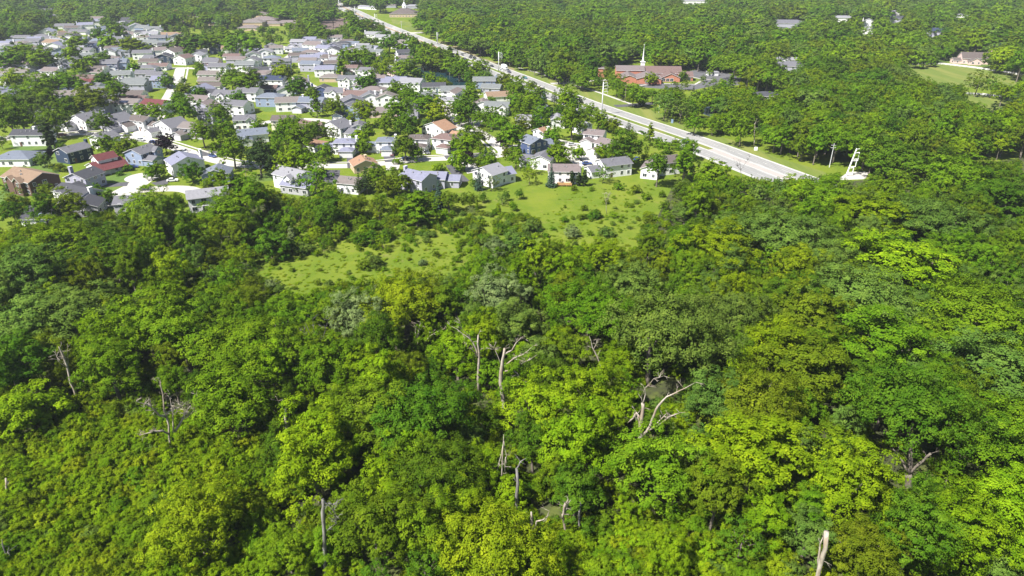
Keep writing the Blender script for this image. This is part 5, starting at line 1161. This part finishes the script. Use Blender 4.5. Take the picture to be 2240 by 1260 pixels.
for x, y in field_rows(74, 305, 5.2):
    px, py = PR(x, y)
    if inpoly(px, py, MEADL) or inpoly(px, py, MEADR): continue
    if py < interp(SKY, px): continue
    if abs(px - 1120) > 1400: continue
    if inpoly(px, py, THICKET) or inpoly(px, py, THICKET2) or (inpoly(px, py, OPENLOW) and RF.random() < .6):
        continue
    if inpoly(px, py, SCRUB):
        if RF.random() < (.42 if not 960 < px < 1260 else .74): continue
        sh = pick({'round': 3, 'loose': 2, 'poplar': .4}); R = RF.uniform(1.2, 2.4) if not (880 < px < 1270 and py > 440) else RF.uniform(.9, 1.7); mix = {'lime': 2.6, 'green': 3, 'olive': 2.2, 'sage': 1.6, 'deep': .8, 'pale': .5}
    else:
        sh = pick({'oak': 5, 'tall': 2.2, 'wide': 1.0, 'round': 2.2, 'loose': 1.6}); R = dims(sh)[1] * RF.uniform(.56, 1.06); mix = tall_mix(px, py)
    H, Rn, cz = dims(sh); s = R / Rn; hs = RF.uniform(.82, 1.34)
    if inpoly(px, py, SCRUB): hs = min(hs, 1.0)
    if crowded(x, y, R, .73 if not inpoly(px, py, SCRUB) else .55): continue
    t = PR(x, y, H * s * hs)
    while t[1] < interp(SKY, t[0]) and R > 1.6:
        R *= .82; s = R / Rn; t = PR(x, y, H * s * hs)
    if t[1] < interp(SKY, t[0]): continue
    if covers(x, y, R, H * s * hs, cz * s * hs) or near_dead(x, y, R, H * s * hs, cz * s * hs):
        R2 = R * .55
        if covers(x, y, R2, H * s * .55, cz * s * .55) or near_dead(x, y, R2, H * s * .55, cz * s * .55): continue
        R = R2
    FOREST.append((x, y, R, sh, pick(mix), hs)); put(x, y, R)
# low growth between and under the trees
for x, y in field_rows(72, 235, 2.3):
    px, py = PR(x, y)
    if inpoly(px, py, MEADL) or inpoly(px, py, MEADR) or py < interp(SKY, px) + 6: continue
    inth = inpoly(px, py, THICKET) or inpoly(px, py, THICKET2) or inpoly(px, py, OPENLOW)
    insc = inpoly(px, py, SCRUB)
    if not inth and RF.random() < (.42 if not insc else .5): continue
    if inpoly(px, py, SCRUB): try_shrub(x, y, None, RF.uniform(.6, 1.5))
    else: try_shrub(x, y, None, RF.uniform(1.0, 2.0) if not inth else RF.uniform(1.2, 2.5))
MEADOW_SHRUBS = [(1252, 508, 17, 'pale'), (1325, 508, 15, 'sage'), (1150, 528, 13, 'deep'), (1128, 530, 28, 'sage'), (1085, 545, 26, 'pale'), (1060, 570, 24, 'sage'), (822, 572, 18, 'sage'), (800, 580, 14, 'olive'), (925, 574, 9, 'pale'), (955, 556, 9, 'olive'), (595, 620, 13, 'pale'), (612, 632, 12, 'sage'), (895, 566, 5, 'olive'), (1290, 510, 7, 'green'), (1160, 495, 18, 'sage'), (1250, 548, 9, 'olive'), (1353, 408, 11, 'green'), (720, 620, 9, 'sage'), (845, 640, 8, 'sage'), (1165, 600, 24, 'sage'), (1040, 500, 14, 'sage'), (670, 545, 17, 'sage'), (1300, 470, 14, 'deep'), (1270, 475, 8, 'olive'), (1342, 470, 9, 'lime'), (1235, 480, 8, 'green'), (1390, 415, 11, 'olive'), (1412, 430, 10, 'green'), (1400, 520, 12, 'sage'), (640, 590, 6, 'olive'), (940, 600, 6, 'green'), (700, 590, 5, 'olive'), (1210, 500, 6, 'green'), (1380, 450, 6, 'olive')]
for (px, py, r, to) in MEADOW_SHRUBS:
    x, y = G(px, py + r * .6); SHRUBS.append((x, y, r / SCALE(py) * 1.0, 'bush', to, 1.0))
for _ in range(560):
    px, py = RF.uniform(540, 1460), RF.uniform(400, 660)
    k = 0
    for P in (MEADL, MEADR):
        if inpoly(px, py, P): k = 1 + sum(not inpoly(px + a, py + b, P) for a, b in ((22, 0), (-22, 0), (0, 12), (0, -12)))
    if not k or RF.random() > (.75 if k > 1 or (1180 < px < 1410 and 440 < py < 500) else .10): continue
    x, y = G(px, py); SHRUBS.append((x, y, RF.uniform(.45, 1.25), 'bush', pick({'lime': 3, 'green': 2, 'olive': 2, 'sage': 1.5, 'pale': .4}), RF.uniform(.8, 1.3)))
# ------------------------------------------------------------------ garden and street trees traced: crown centre, radius px, shape, tone
YARD = [(360, 315, 18, 'round', 'purple'), (346, 374, 15, 'round', 'green'), (330, 378, 14, 'round', 'green'), (418, 378, 20, 'round', 'deep'), (105, 297, 9, 'column', 'pine'), (117, 263, 25, 'oak', 'olive'), (45, 255, 26, 'oak', 'green'), (20, 262, 24, 'oak', 'deep'), (222, 268, 18, 'round', 'deep'), (228, 318, 18, 'round', 'green'), (275, 327, 22, 'round', 'olive'), (442, 292, 23, 'oak', 'green'), (492, 287, 20, 'round', 'green'), (508, 330, 30, 'oak', 'green'), (565, 345, 32, 'oak', 'pine'), (592, 352, 22, 'pine', 'pine'),
 (398, 237, 26, 'oak', 'green'), (482, 250, 22, 'oak', 'green'), (520, 222, 18, 'round', 'deep'), (308, 243, 13, 'round', 'lime'), (340, 246, 16, 'round', 'lime'), (205, 207, 30, 'oak', 'olive'), (226, 178, 16, 'round', 'deep'), (250, 185, 20, 'tall', 'green'), (142, 165, 30, 'oak', 'green'), (95, 172, 28, 'oak', 'green'), (60, 195, 32, 'oak', 'green'), (28, 168, 24, 'oak', 'yellow'), (150, 234, 20, 'round', 'deep'), (178, 232, 18, 'round', 'olive'), (292, 150, 11, 'round', 'green'), (175, 147, 15, 'round', 'lime'), (200, 138, 13, 'round', 'green'), (228, 131, 14, 'round', 'deep'), (528, 165, 32, 'oak', 'green'), (548, 158, 22, 'tall', 'deep'), (505, 172, 20, 'oak', 'sage'), (435, 207, 16, 'round', 'deep'), (403, 200, 14, 'round', 'olive'), (363, 178, 13, 'round', 'green'), (415, 116, 12, 'round', 'deep'), (437, 112, 8, 'round', 'yellow'),
 (420, 70, 30, 'oak', 'deep'), (455, 75, 26, 'oak', 'green'), (490, 70, 22, 'oak', 'green'), (398, 85, 20, 'oak', 'sage'), (448, 92, 16, 'oak', 'green'), (530, 75, 22, 'oak', 'green'), (550, 92, 20, 'oak', 'green'), (505, 98, 16, 'oak', 'green'), (283, 80, 26, 'oak', 'olive'), (255, 72, 14, 'round', 'green'), (235, 92, 17, 'round', 'lime'), (165, 86, 18, 'oak', 'lime'), (155, 115, 16, 'oak', 'lime'), (70, 108, 26, 'oak', 'green'), (40, 98, 24, 'oak', 'green'), (15, 115, 24, 'oak', 'deep'), (90, 118, 22, 'oak', 'green'), (245, 50, 16, 'oak', 'deep'), (215, 76, 12, 'round', 'deep'), (370, 105, 10, 'round', 'pine'),
 (617, 162, 21, 'round', 'yellow'), (652, 192, 21, 'round', 'deep'), (683, 206, 13, 'round', 'green'), (692, 234, 14, 'poplar', 'green'), (730, 236, 20, 'oak', 'olive'), (745, 152, 11, 'poplar', 'green'), (787, 158, 9, 'round', 'deep'), (800, 183, 20, 'round', 'deep'), (815, 180, 12, 'poplar', 'green'), (868, 199, 19, 'round', 'green'), (897, 212, 22, 'oak', 'green'), (932, 220, 34, 'oak', 'green'), (957, 246, 25, 'round', 'yellow'), (1010, 259, 15, 'round', 'green'), (870, 243, 26, 'round', 'green'), (892, 276, 26, 'round', 'deep'), (845, 272, 20, 'round', 'green'), (797, 247, 24, 'oak', 'lime'), (765, 268, 12, 'round', 'yellow'), (971, 187, 15, 'wide', 'olive'), (941, 171, 12, 'round', 'green'), (913, 163, 12, 'round', 'green'), (886, 142, 26, 'oak', 'green'), (838, 147, 21, 'oak', 'lime'), (812, 135, 20, 'oak', 'deep'), (790, 118, 22, 'oak', 'green'), (760, 122, 20, 'oak', 'green'),
 (985, 122, 12, 'poplar', 'green'), (1001, 129, 7, 'poplar', 'lime'), (1013, 146, 16, 'round', 'green'), (1048, 151, 19, 'round', 'green'), (962, 122, 15, 'oak', 'green'), (932, 112, 18, 'oak', 'green'), (948, 132, 12, 'oak', 'green'), (975, 140, 13, 'round', 'green'), (992, 146, 10, 'round', 'deep'), (920, 128, 9, 'round', 'lime'), (905, 118, 9, 'poplar', 'deep'), (905, 100, 14, 'oak', 'green'), (1105, 178, 16, 'round', 'olive'), (1030, 190, 12, 'round', 'green'), (1082, 182, 8, 'round', 'green'), (1130, 196, 22, 'oak', 'green'), (1162, 190, 12, 'round', 'olive'), (1005, 236, 22, 'oak', 'green'), (1030, 210, 18, 'oak', 'green'), (1075, 225, 12, 'oak', 'green'), (1025, 243, 24, 'oak', 'deep'), (1075, 258, 20, 'oak', 'green'), (1095, 272, 22, 'oak', 'green'), (1050, 258, 16, 'oak', 'green'), (1125, 226, 18, 'round', 'green'),
 (1252, 266, 31, 'oak', 'green'), (1182, 276, 20, 'round', 'deep'), (1142, 277, 19, 'oak', 'olive'), (1208, 297, 17, 'round', 'green'), (1222, 337, 25, 'round', 'green'), (1265, 335, 14, 'round', 'lime'), (1317, 332, 15, 'round', 'lime'), (1372, 324, 34, 'oak', 'deep'), (1345, 332, 20, 'round', 'green'), (1375, 281, 13, 'pine', 'pine'), (1383, 296, 14, 'pine', 'olive'), (1342, 275, 16, 'round', 'olive'), (1310, 262, 18, 'oak', 'green'), (1290, 245, 16, 'oak', 'green'), (1322, 272, 14, 'round', 'green'), (1423, 292, 10, 'poplar', 'lime'), (1478, 316, 11, 'round', 'lime'), (1455, 322, 13, 'round', 'green'), (1440, 312, 10, 'round', 'green'), (1507, 325, 19, 'oak', 'green'), (1440, 365, 22, 'tall', 'deep'), (1497, 362, 20, 'tall', 'green'), (1206, 386, 14, 'spruce', 'spruce'), (1320, 380, 17, 'loose', 'sage'), (1296, 370, 7, 'round', 'green'),
 (1251, 390, 5, 'column', 'pine'), (1266, 393, 5, 'column', 'pine'), (1279, 390, 6, 'column', 'pine'), (1287, 378, 8, 'bush', 'green'), (1240, 217, 26, 'oak', 'lime'), (1255, 232, 18, 'oak', 'deep'), (1181, 203, 11, 'round', 'purple'), (1190, 213, 11, 'spruce', 'spruce'), (1213, 212, 12, 'pine', 'pine'), (1165, 222, 24, 'oak', 'green'), (1145, 245, 22, 'oak', 'green'), (1185, 250, 20, 'oak', 'green'), (1225, 246, 14, 'round', 'deep'), (1120, 300, 26, 'round', 'green'), (1128, 345, 22, 'loose', 'lime'), (1163, 362, 16, 'loose', 'lime'), (1158, 385, 16, 'loose', 'lime'), (1025, 315, 28, 'oak', 'lime'), (1050, 300, 16, 'oak', 'olive'), (997, 318, 14, 'round', 'green'), (1098, 308, 12, 'round', 'purple'), (1005, 352, 22, 'round', 'lime'), (1033, 350, 8, 'bush', 'lime'), (1022, 342, 14, 'round', 'purple'), (960, 367, 12, 'bush', 'lime'),
 (885, 322, 24, 'oak', 'olive'), (910, 335, 16, 'round', 'green'), (790, 302, 18, 'round', 'lime'), (797, 320, 15, 'round', 'green'), (806, 290, 13, 'tall', 'green'), (712, 334, 18, 'round', 'green'), (655, 305, 30, 'oak', 'green'), (625, 298, 26, 'oak', 'green'), (625, 275, 16, 'oak', 'lime'), (688, 290, 22, 'oak', 'green'), (660, 350, 28, 'oak', 'lime'), (690, 365, 22, 'loose', 'green'), (600, 330, 20, 'oak', 'green'), (635, 360, 26, 'oak', 'lime'), (725, 292, 16, 'loose', 'olive'), (565, 278, 14, 'round', 'green'), (690, 398, 30, 'loose', 'green'), (705, 420, 20, 'loose', 'green'), (800, 392, 20, 'pine', 'pine'), (785, 400, 16, 'pine', 'pine'), (820, 385, 22, 'round', 'green'), (655, 405, 16, 'loose', 'deep'), (960, 432, 18, 'spruce', 'spruce'), (1048, 393, 14, 'spruce', 'spruce'), (1075, 400, 15, 'loose', 'pale'), (870, 400, 24, 'round', 'olive'), (845, 410, 20, 'round', 'olive'),
 (860, 370, 7, 'bush', 'green'), (870, 354, 9, 'bush', 'green'), (95, 460, 20, 'tall', 'deep'), (150, 452, 28, 'oak', 'olive'), (28, 465, 20, 'round', 'deep'), (85, 395, 12, 'bush', 'sage'), (100, 416, 12, 'round', 'olive'), (76, 380, 9, 'bush', 'green'), (75, 352, 10, 'bush', 'deep'), (62, 355, 9, 'bush', 'deep'), (208, 418, 12, 'round', 'green'), (235, 432, 14, 'round', 'deep'), (212, 432, 14, 'bush', 'green'), (130, 368, 11, 'bush', 'olive'), (262, 380, 6, 'bush', 'deep'), (278, 368, 9, 'bush', 'green'), (455, 400, 12, 'bush', 'green'), (480, 392, 18, 'round', 'green'), (515, 402, 12, 'bush', 'purple'), (25, 409, 12, 'bush', 'deep'), (375, 278, 10, 'round', 'green'), (375, 270, 12, 'round', 'deep'), (320, 272, 8, 'round', 'green'), (35, 240, 18, 'oak', 'deep'), (100, 215, 22, 'oak', 'green'), (70, 232, 20, 'oak', 'sage'), (10, 225, 26, 'oak', 'green'), (185, 218, 16, 'oak', 'olive'),
 (1350, 188, 18, 'oak', 'green'), (1385, 203, 16, 'round', 'green'), (1424, 173, 12, 'round', 'lime'), (1419, 160, 5, 'spruce', 'green'), (1365, 200, 14, 'oak', 'green'), (1330, 165, 14, 'oak', 'olive'), (1270, 158, 13, 'oak', 'lime'), (1295, 168, 15, 'oak', 'green'), (1310, 180, 10, 'oak', 'deep'), (1222, 160, 18, 'oak', 'green'), (1195, 148, 14, 'oak', 'green'), (1340, 178, 12, 'oak', 'green'), (1494, 167, 9, 'round', 'deep'), (1538, 172, 6, 'round', 'pale'), (1562, 178, 7, 'loose', 'green'), (1580, 184, 9, 'round', 'lime'), (1600, 180, 8, 'poplar', 'green'), (1553, 157, 7, 'round', 'green'), (1500, 185, 10, 'loose', 'olive'), (1785, 208, 38, 'oak', 'sage'), (2007, 130, 15, 'round', 'green'), (2038, 133, 10, 'round', 'green'), (2140, 182, 19, 'loose', 'olive'), (2172, 188, 16, 'loose', 'green'), (2228, 208, 26, 'pine', 'pine'), (2172, 243, 22, 'pine', 'pine'), (2225, 250, 24, 'oak', 'yellow'), (2170, 118, 8, 'spruce', 'spruce'), (2182, 116, 8, 'spruce', 'spruce'), (2215, 118, 8, 'spruce', 'spruce'), (2238, 140, 10, 'round', 'green'), (1455, 230, 26, 'loose', 'sage'), (1490, 240, 24, 'loose', 'sage'), (1470, 212, 22, 'oak', 'olive'), (1515, 215, 12, 'spruce', 'pine'), (1625, 205, 18, 'oak', 'yellow'), (1582, 190, 10, 'round', 'green'), (1622, 287, 24, 'oak', 'green'), (1520, 272, 18, 'oak', 'green'), (1560, 275, 16, 'oak', 'green')]
YT = []
YGRID = []
for (px, py, r, sh, to) in YARD:
    H, Rn, cz = dims(sh); zc = 4
    for _ in range(4):
        x, y = G(px, py, zc); R = r * math.sqrt(x * x + y * y + (CAM_H - zc) ** 2) / FPX; zc = cz * R / Rn * .9
    hs = 1.0
    if H * R / Rn > 17: hs = 17 / (H * R / Rn)
    YT.append((x, y, R, sh, to, hs * .95)); YGRID.append((x, y, R))
# garden trees between the houses
SUBURB = [(-60, 115), (60, 92), (110, 58), (185, 44), (260, 60), (330, 70), (400, 62), (520, 66), (620, 70), (720, 74), (830, 68), (905, 98), (905, 140), (960, 185), (1030, 195), (1120, 195), (1200, 225), (1290, 262), (1380, 295), (1500, 330), (1500, 385), (1300, 350), (1200, 398), (1000, 420), (600, 420), (400, 410), (250, 440), (60, 500), (-60, 500)]
def on_street(x, y, R=1.0):
    for w, hw in STREET_W:
        for (a, b), (c, d) in zip(w, w[1:]):
            l2 = (c - a) ** 2 + (d - b) ** 2 or 1; t = max(0, min(1, ((x - a) * (c - a) + (y - b) * (d - b)) / l2))
            if (x - a - t * (c - a)) ** 2 + (y - b - t * (d - b)) ** 2 < (hw + R) ** 2: return True
    return False
def hits_house(x, y, R):
    return any((x - a) ** 2 + (y - b) ** 2 < (r + R * .55) ** 2 for a, b, r in HOUSES)
def hides_house(x, y, H):
    """a tree just this side of a house may cover only part of it"""
    for a, b, r in HOUSES:
        d = math.hypot(x, y); t = math.hypot(a, b) - d
        if 0 < t < r + H * d / CAM_H * .8 and abs((a * y - b * x) / d) < r * .7: return True
    return False
nrand = 0
for x, y in field_rows(215, 1100, 8.5):
    px, py = PR(x, y)
    if not inpoly(px, py, SUBURB): continue
    far = y > 520
    p = .17 if not far else .27
    if RF.random() > p: continue
    sh = pick({'round': 4, 'oak': 2.5, 'loose': .8, 'poplar': .5, 'spruce': .35}); R = dims(sh)[1] * RF.uniform(.42, .85); H = dims(sh)[0] * R / dims(sh)[1]
    if on_street(x, y, R * .4) or hits_house(x, y, R) or (not far and hides_house(x, y, H)) or (far and hides_house(x, y, H * .7)): continue
    if any((x - a) ** 2 + (y - b) ** 2 < ((R + r) * .75) ** 2 for a, b, r in YGRID): continue
    if covers(x, y, R, H, H * .6): continue
    YT.append((x, y, R, sh, pick({'green': 4, 'lime': 2.4, 'olive': 2.0, 'deep': 1.2, 'sage': .9}) if sh != 'spruce' else 'spruce', 1.0)); YGRID.append((x, y, R)); nrand += 1
# ------------------------------------------------------------------ the wood beyond
FARW = []
SUBX = [(-200, 100), (50, 90), (105, 56), (185, 42), (225, 34), (350, 30), (380, 30), (520, 30), (560, 26), (640, 30), (695, 38), (764, 38), (800, 60), (905, 98), (905, 140), (960, 200), (1100, 200), (1290, 262), (1500, 330), (1500, 400), (600, 430), (250, 470), (-200, 520)]
def dist_hwy(x, y):
    best = 1e9
    for (a, b), (c, d) in zip(HWY[::3], HWY[3::3]):
        l2 = (c - a) ** 2 + (d - b) ** 2; t = max(0, min(1, ((x - a) * (c - a) + (y - b) * (d - b)) / l2)); best = min(best, math.hypot(x - a - t * (c - a), y - b - t * (d - b)))
    return best
NSUBX = [(min(p[0] for p in SUBX), min(p[1] for p in SUBX), max(p[0] for p in SUBX), max(p[1] for p in SUBX), SUBX)]
def far_rows():
    y = 280.0
    while y < 2000:
        st = 7.4 if y < 420 else (9.0 if y < 620 else (11.5 if y < 900 else 14)); w = .76 * math.sqrt(y * y + CAM_H ** 2) + 12; x = -w
        while x < w:
            yield x + RF.uniform(-.42, .42) * st, y + RF.uniform(-.42, .42) * st, st; x += st
        y += st * .88
for x, y, st in far_rows():
    px, py = PR(x, y)
    if inpoly(px, py, SUBX) and not (640 < px < 905 and 60 < py < 128 and RF.random() < .8) and not (py < 68 and RF.random() < .7): continue
    if py > interp(SKY, px): continue
    if y < 1150 and dist_hwy(x, y) < (22 if y < 440 else 15): continue
    if px < 1500 and py > 200 and x < interp([(299, 107), (339, 89), (423, 49), (523, 2)], y) : continue
    sh = pick({'oak': 5, 'wide': 2.2, 'tall': 1.2, 'round': 1.2}); g_ = 1.0 if y < 420 else (1.2 if y < 620 else (1.5 if y < 900 else 1.8)); R = dims(sh)[1] * RF.uniform(.55, 1.3) * g_; H, Rn, cz = dims(sh); s = R / Rn; hs = RF.uniform(.72, 1.22) / g_ ** .75
    if py > 8 and covers(x, y, R, H * s * hs, cz * s * hs): continue
    if hits_house(x, y, R * .8): continue
    if y < 1300 and RF.random() < .8 and hides_house(x, y, H * .45): continue
    if any((x - a) ** 2 + (y - b) ** 2 < ((R + r) * .6) ** 2 for a, b, r in YGRID if abs(b - y) < 14): continue
    f = math.sin(x * .011 + 1.3) + math.sin(y * .009 + x * .004) + RF.uniform(-1.2, 1.2)
    mix = {'green': 6, 'deep': 2.2 + max(0, f), 'sage': 1.8, 'olive': 1.8 + max(0, -f), 'lime': 1.1 + max(0, -f) * .6}
    if y < 480: mix['lime'] += 1.4
    t = PR(x, y, H * s * hs)
    
    FARW.append((x, y, R, sh, pick(mix), hs))
print("forest", len(FOREST), "shrubs", len(SHRUBS), "yard", len(YT), nrand, "far", len(FARW))
# ------------------------------------------------------------------ link them: the largest as things, the rest as stuff
def px_size(t): return t[2] / math.sqrt(t[0] ** 2 + t[1] ** 2 + CAM_H ** 2)
def inframe(t, m=40):
    c = PR(t[0], t[1], dims(t[3])[2] * .8); s = px_size(t) * FPX
    return -s * .8 < c[0] < 2240 + s * .8 and -s < c[1] < 1260 + s * .8
def lodof(y): return 'near' if y < 235 else ('mid' if y < 520 else 'far')
def split(rows, n):
    vis = sorted([t for t in rows if inframe(t)], key=px_size, reverse=True); keep = vis[:n]; ks = set(map(id, keep))
    return keep, [t for t in rows if id(t) not in ks]
KF, RFOR = split(FOREST, 296); KS, RS = split(SHRUBS, 290)
YIN = [t for t in YT if inframe(t)]; YF = [t for t in YIN if t[3] in ('spruce', 'pine', 'column')]; YB = [t for t in YIN if t not in YF]; KY, RY = split(YB, 292)
szw = lambda R: 'large ' if R > 5.4 else ('small ' if R < 3.4 else '')
for t in KF:
    tree("deciduous_tree", t[0], t[1], t[3], t[4], t[2], lodof(t[1]), None, t[5], 'tree', None, "deciduous trees of the wood", "%s%s %s woodland tree" % (szw(t[2]), WORD[t[4]], SHW[t[3]].replace('-crowned', '').replace('small ', '')), RF)
for t in KS:
    tree("shrub", t[0], t[1], t[3], t[4], t[2], lodof(t[1]), None, t[5], 'shrub', None, "shrubs of the thicket and meadow", "%s%s shrub" % ('large ' if t[2] > 2.2 else ('small ' if t[2] < 1.4 else ''), WORD[t[4]]), RF)
for t in KY:
    tree("garden_tree", t[0], t[1], t[3], t[4], t[2], lodof(t[1]), None, t[5], 'tree', None, "garden and street trees", "%s %s garden tree" % (WORD[t[4]], SHW[t[3]]), RF)
for t in YF:
    nm = {'spruce': 'spruce_tree', 'pine': 'pine_tree', 'column': 'cypress_tree'}[t[3]]
    tree(nm, t[0], t[1], t[3], t[4], t[2], lodof(t[1]), None, t[5], 'tree', None, "evergreen trees", "%s %s" % (WORD[t[4]], {'spruce': 'spruce', 'pine': 'pine', 'column': 'clipped columnar cypress'}[t[3]]), RF)
def rows_for(T, vars_=NVAR):
    idx, shapes, rows = {}, [], []
    for (x, y, R, sh, to, hs) in T:
        k = (sh, RF.randrange(vars_), lodof(y), to)
        if k not in idx: idx[k] = len(shapes); shapes.append(k)
        s = R / dims(sh)[1]; rows.append((x, y, RF.uniform(0, 6.28), s, s * hs, idx[k]))
    return rows, shapes
def group(T, name, label, v=NVAR):
    r, s = rows_for(T, v); return scatter(name, r, label, s)
group([t for t in RFOR if inframe(t) or t[1] < 260], "forest_rest", "dense broadleaf wood behind the nearest trees")
group(RS, "undergrowth", "low green undergrowth between the trees")
if RY: group(RY, "garden_trees_beyond", "distant street and garden trees of the suburb", 3)
group(FARW, "far_wood", "unbroken broadleaf wood running to the far distance", 3)
# weeds and tussocks in the meadow
W = []
for _ in range(3200):
    px, py = RF.uniform(540, 1460), RF.uniform(400, 660)
    if not (inpoly(px, py, MEADL) or inpoly(px, py, MEADR)): continue
    x, y = G(px, py); W.append((x, y, RF.uniform(.18, .5) if RF.random() < .93 else RF.uniform(.5, .95), 'bush', pick({'lime': 3, 'yellow': 1.2, 'olive': 1.2, 'green': 1}), RF.uniform(.25, .5)))
group(W, "meadow_weeds", "tall weeds and tussocks in the meadow grass", 2)
# ------------------------------------------------------------------ haze
hz = MB(); hz.box(-4990, -290, -1, 4990, 6990, 96)
hm, N_, L_ = new_mat("haze_air"); o_ = N_.new("ShaderNodeOutputMaterial"); v_ = N_.new("ShaderNodeVolumePrincipled")
v_.inputs["Color"].default_value = (.80, .88, 1, 1); v_.inputs["Density"].default_value = .00010; v_.inputs["Anisotropy"].default_value = .2
L_.new(v_.outputs[0], o_.inputs["Volume"])
if USE_HAZE: tag(hz.build("haze", hm), kind='stuff')
# ------------------------------------------------------------------ labels that single out one thing
ONES = "first second third fourth fifth sixth seventh eighth ninth tenth eleventh twelfth thirteenth fourteenth fifteenth sixteenth seventeenth eighteenth nineteenth".split()
TENS = {2: 'twent', 3: 'thirt', 4: 'fort', 5: 'fift', 6: 'sixt', 7: 'sevent', 8: 'eight', 9: 'ninet'}
def ordinal(n):
    if n < 20: return ONES[n - 1]
    a, b = divmod(n, 10); return TENS[a] + ('ieth' if b == 0 else 'y-' + ONES[b - 1])
MARKS = [("the long-limbed pale trunk", G(1048, 862)), ("the tangled broken trunk", G(1100, 905)), ("the splayed bare snag", G(1403, 1000)), ("the bare twiggy tree", G(374, 1000)), ("the leaning forked snag", G(168, 885)), ("the hooked grey shaft", G(1132, 1135)), ("the straw-like broken stump", G(1240, 1185)), ("the thick leaning post", G(1786, 1300)), ("the three-forked oak", G(1990, 1085)),
         ("the slim leaning snag", G(1320, 840)), ("the trunk with hanging boughs", G(714, 1262)), ("the twin thin snags", G(1942, 735)), ("the lower-left corner stump", G(18, 1235)), ("the left meadow", G(780, 590)), ("the upper meadow sapling", G(1327, 468)), ("the brown stump in the thicket", G(630, 965)), ("the boxed steel mast", G(1851, 384)), ("the leafless roadside tree", G(1622, 398)),
         ("the brick church", G(1400, 180)), ("the distant church", G(880, 38)), ("the fishing pond", G(965, 165)), ("the fountain", G(1548, 245)), ("the red-roofed house", G(245, 370)), ("the cul-de-sac car", G(318, 416)), ("the yellow street tree", G(957, 262)), ("the maroon car", G(857, 340)), ("the slate blue house", G(1180, 320)), ("the wooden deck", G(1225, 400)), ("the tallest steel pole", G(1316, 252)), ("the white truck", G(1104, 152)),
         ("the brick farmhouse", G(2125, 140)), ("the ploughed field", G(735, 50)), ("the long white hall", G(310, 55)), ("the red brick school", G(390, 30)), ("the purple tree", G(360, 330)), ("the solar-panelled house", G(665, 325)), ("the straight pale street", G(380, 185)), ("the yellow upper-street tree", G(617, 172)), ("the far-left white buildings", G(30, 24)), ("the far pale side road", G(895, 72)), ("the round-bodied brown brick house", G(20, 405))]
MARKS[-1] = ("the brown brick house", MARKS[-1][1]); MARKS = [("the long curved pond" if a == "the fishing pond" else a, b) for a, b in MARKS]
bk = {}
for o, base in THINGS:
    x, y = o.location.x, o.location.y; s = 1 / math.hypot(x, y)
    m = min(MARKS, key=lambda m: math.hypot(m[1][0] - x, m[1][1] - y)); dx, dy = x - m[1][0], y - m[1][1]
    d = ('right of' if dx > 0 else 'left of') if abs(dx) > abs(dy) else ('behind' if dy > 0 else 'in front of')
    bk.setdefault((base, d, m[0]), []).append((dx * dx + dy * dy, o))
for (base, d, m), L in bk.items():
    L.sort(key=lambda t: t[0])
    for i, (_, o) in enumerate(L):
        o['label'] = "%s, %s%s %s" % (base, (ordinal(i + 1) + ' ') if len(L) > 1 else '', d, m)
        if len(o['label'].replace('-', ' ').split()) > 15: o['label'] = o['label'].replace('lavender-grey', 'lavender').replace(' pitched', '')
        if 'group' not in o: o['group'] = "houses of the suburb"
